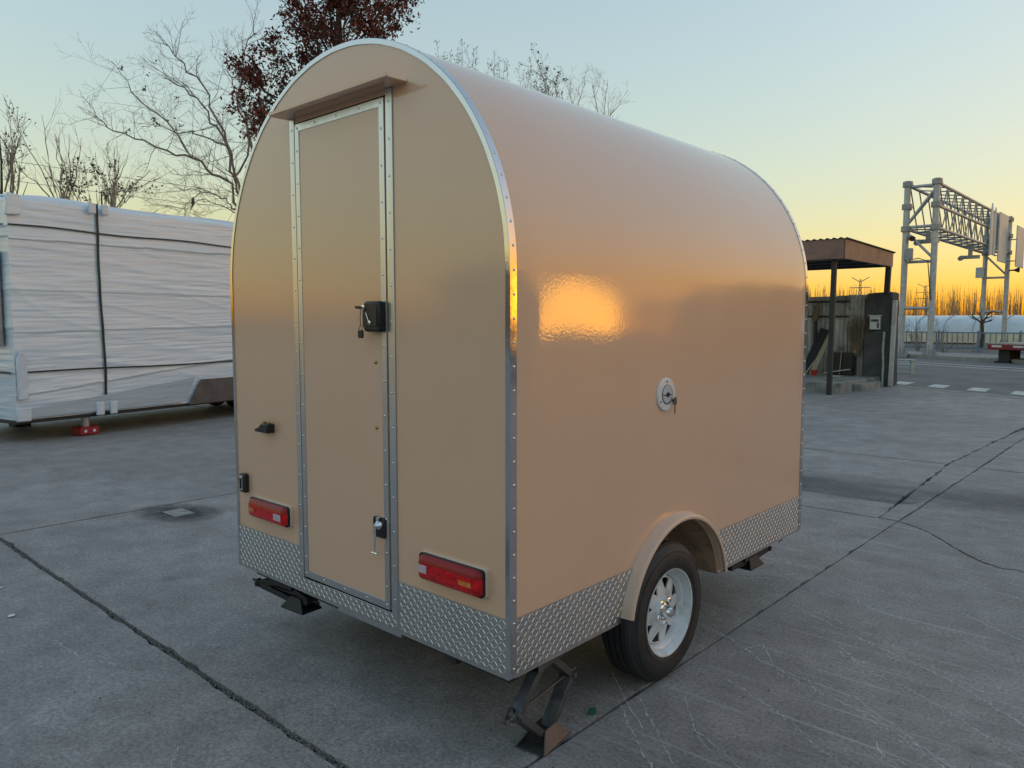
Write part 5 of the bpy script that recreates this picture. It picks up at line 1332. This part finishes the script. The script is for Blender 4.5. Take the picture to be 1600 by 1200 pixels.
leafy('small_leaf_tree', 'small tree with sparse dark leaves at the left edge', (-28.1, 5.9, 0), -8, 0.0220, [(-20, 225), (0, 230), (15, 240), (25, 250), (30, 262), (10, 260), (5, 285), (18, 280), (-10, 250), (28, 228), (-30, 240), (10, 215)], 14, 260, 0.11, 'brown_leaf')
leafy('leafy_shrub', 'low brown leafy bush peeping over the wrapped load', (-27.8, 9.0, 0), 150, 0.0236, [(100, 305), (112, 312), (130, 303), (142, 300), (150, 298), (160, 302), (172, 308), (120, 308), (166, 312)], 15, 700, 0.12, 'brown_leaf')

def low_branches(m, rng, p0, p1, tp):
    for k in range(16):
        q = p0.lerp(p1, k / 16); a = rng.uniform(0, 6.28)
        grow(m, q, Vector((math.cos(a), math.sin(a), 1.1)), rng.uniform(1.2, 2.6) * (1 - 0.4 * k / 16), 0.035, 2, rng, 0.5, 0.3, 4, 3, 0.55, tp, 0.006)
# tips of trees above the trailer roof
def spires(name, label, base, x0, k, tips_, seed, n, size, mk):
    rng = random.Random(seed); e = tag(empty(name, base), label, 'tree', 'trees behind the trailer roof')
    def T(px, py, dep=0.0): return VR * ((px - x0) * k) + VF * dep + VU * (1.69 + (501 - py) * k)
    m = MB(); m.tube([Vector((0, 0, 0)), T(x0, 320), T(x0, 150)], [0.26, 0.18, 0.07], 7); m.build('trunk', M['bark'], e, smooth=60)
    b = MB(); tp = []
    low_branches(b, rng, T(x0, 320), T(x0, 150), tp)
    for x, y in tips_:
        dp = rng.uniform(-0.8, 0.8); s0 = T(x0 + (x - x0) * 0.55, y + 95, dp * 0.5); c = T(x, y, dp)
        lp = limb_points([s0, s0.lerp(c, 0.5), c], rng, 5, 0.04); b.tube(lp, [max(0.008, 0.03 * (1 - i / 11)) for i in range(11)], 4, False)
        for i in range(3, 11):
            w_ = 0.62 * (1 - (i - 2) / 10)
            for _ in range(4):
                a = rng.uniform(0, 6.28); d = Vector((math.cos(a), math.sin(a), 0.9))
                q = lp[i - 1].lerp(lp[i], rng.random()); l = w_ * rng.uniform(0.4, 1.1) + 0.1
                b.tube([q, q + d.normalized() * l], [0.006, 0.003], 3, False); tp += [q + d.normalized() * l * f for f in (0.5, 0.8, 1.0)]
    b.build('branches', M['twig_dark'], e, fix=False)
    leaves(tp, rng, n, 0.05, size).build('crown', M[mk], e, fix=False)
spires('poplar', 'upright leafy tree tips just above the trailer roof near the door arch', (-27.0, 27.0, 0), 700, 0.0338, [(657, 62), (668, 78), (680, 80), (692, 75), (700, 66), (708, 64), (716, 70), (722, 78), (672, 88), (690, 92)], 41, 520, 0.09, 'grey_leaf')
spires('poplar', 'upright leafy tree tips above the trailer roof, right of the first', (-25.6, 28.3, 0), 745, 0.0338, [(738, 82), (746, 88), (752, 90), (735, 95), (728, 98), (760, 100)], 42, 380, 0.09, 'grey_leaf')
spires('poplar', 'upright leafy tree tips above the middle of the trailer roof', (-24.5, 29.6, 0), 790, 0.0338, [(772, 105), (786, 98), (790, 94), (800, 110), (806, 106), (815, 118), (822, 124), (780, 112)], 43, 480, 0.09, 'grey_leaf')
def bare_tip(label, base, x0, k, spec, seed):
    rng = random.Random(seed); e = tag(empty('bare_tree', base), label, 'tree', 'trees behind the trailer roof')
    def T(px, py, dep=0.0): return VR * ((px - x0) * k) + VF * dep + VU * (1.69 + (501 - py) * k)
    m = MB(); m.tube([Vector((0, 0, 0)), T(x0, 330), T(x0, 210)], [0.24, 0.17, 0.11], 7); m.build('trunk', M['bark'], e, smooth=60)
    c = MB(); tp = []
    low_branches(c, rng, T(x0, 400), T(x0, 210), None)
    for pts in spec:
        lp = limb_points([T(*q) for q in pts], rng, 4, 0.05); n = len(lp)
        c.tube(lp, [max(0.010, 0.045 * (1 - 0.85 * i / n)) for i in range(n)], 4, False)
        for i in range(2, n):
            grow(c, lp[i - 1], (lp[i] - lp[i - 1]).normalized() * 0.6 + Vector((rng.gauss(0, .5), rng.gauss(0, .5), 0.3)), rng.uniform(0.6, 1.4), 0.013, 2, rng, 0.55, 0.15, 3, 3, 0.6, tp, 0.004)
    c.build('crown', M['twig_pale'], e, fix=False)
    return e, tp, rng
bare_tip('bare thin-twigged tree above the trailer roof, left one', (-25.6, 35.0, 0), 908, 0.038, [((908, 215), (906, 170), (898, 140)), ((908, 205), (912, 160), (924, 128)), ((908, 200), (890, 165), (885, 145))], 51)
bare_tip('bare thin-twigged tree above the trailer roof, right one', (-24.3, 35.9, 0), 942, 0.038, [((942, 215), (945, 170), (950, 126)), ((942, 210), (932, 160), (926, 135)), ((942, 205), (955, 180), (966, 168))], 52)
e_, tp_, rg_ = bare_tip('slender leaning tree with long bare shoots above the roof', (-26.8, 33.9, 0), 862, 0.038, [((862, 190), (856, 130), (842, 95)), ((862, 185), (862, 140), (846, 102)), ((866, 190), (875, 150), (874, 128))], 53)
leaves(tp_, rg_, 160, 0.06, 0.16).build('leaves', M['brown_leaf'], e_, fix=False)

# small street tree and shrubs beyond the road
rg = random.Random(61)
stt = tag(empty('street_tree', (-6.9, 50.6, 0)), 'small dark pollarded tree between the far gantry posts', 'tree')
MB().tube([(0, 0, 0), (0.05, 0, 0.8), (-0.02, 0, 1.6)], [0.13, 0.10, 0.09], 8).build('trunk', M['bark'], stt, smooth=60)
c = MB()
for a, l in ((-0.9, 0.7), (0.6, 0.8), (0.1, 0.6), (1.1, 0.55)): grow(c, Vector((-0.02, 0, 1.55)), Vector((math.sin(a), 0.2, math.cos(a))), l, 0.06, 2, rg, 0.6, 0.2, 3, 3, 0.6, None, 0.008)
c.build('crown', M['bark'], stt, fix=False)
for x, y, lb in ((-8.6, 43.8, 'thin bare shrub on the island, left of the near gantry post'), (-7.2, 43.2, 'thin bare shrub at the railing, right of the near gantry post')):
    e = tag(empty('bare_shrub', (x, y, 0)), lb, 'shrub', 'shrubs at the railing'); c = MB()
    for _ in range(7): grow(c, Vector((rg.gauss(0, .05), rg.gauss(0, .05), 0)), Vector((rg.gauss(0, .4), rg.gauss(0, .4), 1)), rg.uniform(0.9, 1.6), 0.022, 2, rg, 0.5, 0.3, 3, 3, 0.5, None, 0.006)
    c.build('stems', M['twig_dark'], e, fix=False)
# faint power lines at the left
for k, (zl, zr) in enumerate(((13.4, 11.6), (12.0, 10.6), (10.6, 9.5))):
    a = Vector((-62, 10, zl)); b = Vector((-40, 58, zr)); pts = [a.lerp(b, t / 16) - VU * 1.1 * math.sin(math.pi * t / 16) for t in range(17)]
    tag(MB().tube(pts, 0.018, 4).build('power_line', M['galv_dark'], fix=False), ['topmost faint power line in the sky left of the trailer', 'middle faint power line in the sky left of the trailer', 'lowest faint power line in the sky left of the trailer'][k], 'cable', 'power lines')
# ------------------------------------------------------------------ what the glossy panels mirror: works buildings round the yard, two added to block glow
M['shed_wall'] = mat('shed_sheet', (0.26, 0.22, 0.20), rough=0.7, var=0.2, scale=0.7)
M['shed_roof'] = mat('shed_roof', (0.16, 0.15, 0.15), rough=0.6, var=0.15, scale=0.5)
def shed(label, x, y, rz, lx, ly, h, ridge):
    e = tag(empty('works_shed', (x, y, 0), rz), label, 'building', 'works sheds round the yard')
    MB().box(-lx / 2, lx / 2, -ly / 2, ly / 2, -0.05, h).build('wall', M['shed_wall'], e)
    MB().prism([(-ly / 2 - 0.3, h + 0.002), (ly / 2 + 0.3, h + 0.002), (0, h + ridge)], lambda u, v, d: (d, u, v), -lx / 2 - 0.3, lx / 2 + 0.3).build('roof', M['shed_roof'], e)
    for k in range(int(lx / 5)):
        MB().box(-lx / 2 + 1.2 + 5 * k, -lx / 2 + 4.0 + 5 * k, -ly / 2 - 0.05, -ly / 2 - 0.003, 0.0, min(3.2, h - 0.3)).build('shutter', M['galv_dark'], e)
    return e
def polar(az, d): return 1.0 + d * math.sin(rad(az)), 0.5 + d * math.cos(rad(az))
x, y = polar(24.5, 60); shed('grey works shed beside the road to the right of the frame', x, y, rad(-30), 13, 8, 3.9, 1.0)
sv = bpy.data.objects['works_shed']
for x_, h_ in ((-2.2, 6.6), (0.9, 6.3)):
    MB().lathe([(0.0, 4.2), (0.42, 4.2), (0.42, h_ - 0.3), (0.6, h_ - 0.25), (0.3, h_), (0.0, h_)], (x_, -0.5, 0), (0, 0, 1), 14).build('roof_vent', M['shed_wall'], sv, smooth=40)
x, y = polar(8, 75); shed('grey shed added out of frame up the road to cut the low sky glow', x, y, rad(-8), 26, 9, 5.2, 1.3)  # unseen shed, added to block the orange glow low in the sky
x, y = polar(104, 40); shed('grey shed added out of frame at the right rear to cut the low sky glow', x, y, rad(-104), 40, 12, 4.6, 1.2)  # also added out of view, shuts off sky glow on this side
x, y = polar(62, 46); shed('long grey works shed on the right side of the yard', x, y, rad(-78), 30, 11, 4.6, 1.3)
shed('tall grey works hall behind the photographer', -10, -48, rad(3), 70, 16, 5.6, 1.5)

# two bushy trees by the shed: the dark shapes mirrored at the far end of the side panel
for k, (az, dist, h, lb) in enumerate(((21.0, 46, 6.6, 'bushy tree beside the works shed to the right, nearer the road'), (25.2, 47, 5.9, 'bushy tree in front of the works shed to the right'), (22.8, 48, 5.2, 'low bushy tree between two taller ones by the works shed'))):
    rng = random.Random(70 + k); x, y = polar(az, dist); e = tag(empty('bushy_tree', (x, y, 0)), lb, 'tree', 'trees by the works shed')
    MB().tube([(0, 0, 0), (0.1, 0, h * 0.3), (0.0, 0.1, h * 0.75)], [0.16, 0.13, 0.05], 7).build('trunk', M['bark'], e, smooth=60)
    b = MB(); tp = []
    for _ in range(16): grow(b, Vector((0, 0, h * rng.uniform(0.3, 0.7))), Vector((rng.gauss(0, 1), rng.gauss(0, 1), 0.7)), h * rng.uniform(0.16, 0.30), 0.03, 2, rng, 0.6, 0.2, 4, 4, 0.6, tp, 0.006)
    b.build('branches', M['bark'], e, fix=False)
    leaves(tp, rng, 2600, 0.10, 0.20).build('crown', M['brown_leaf'], e, fix=False)
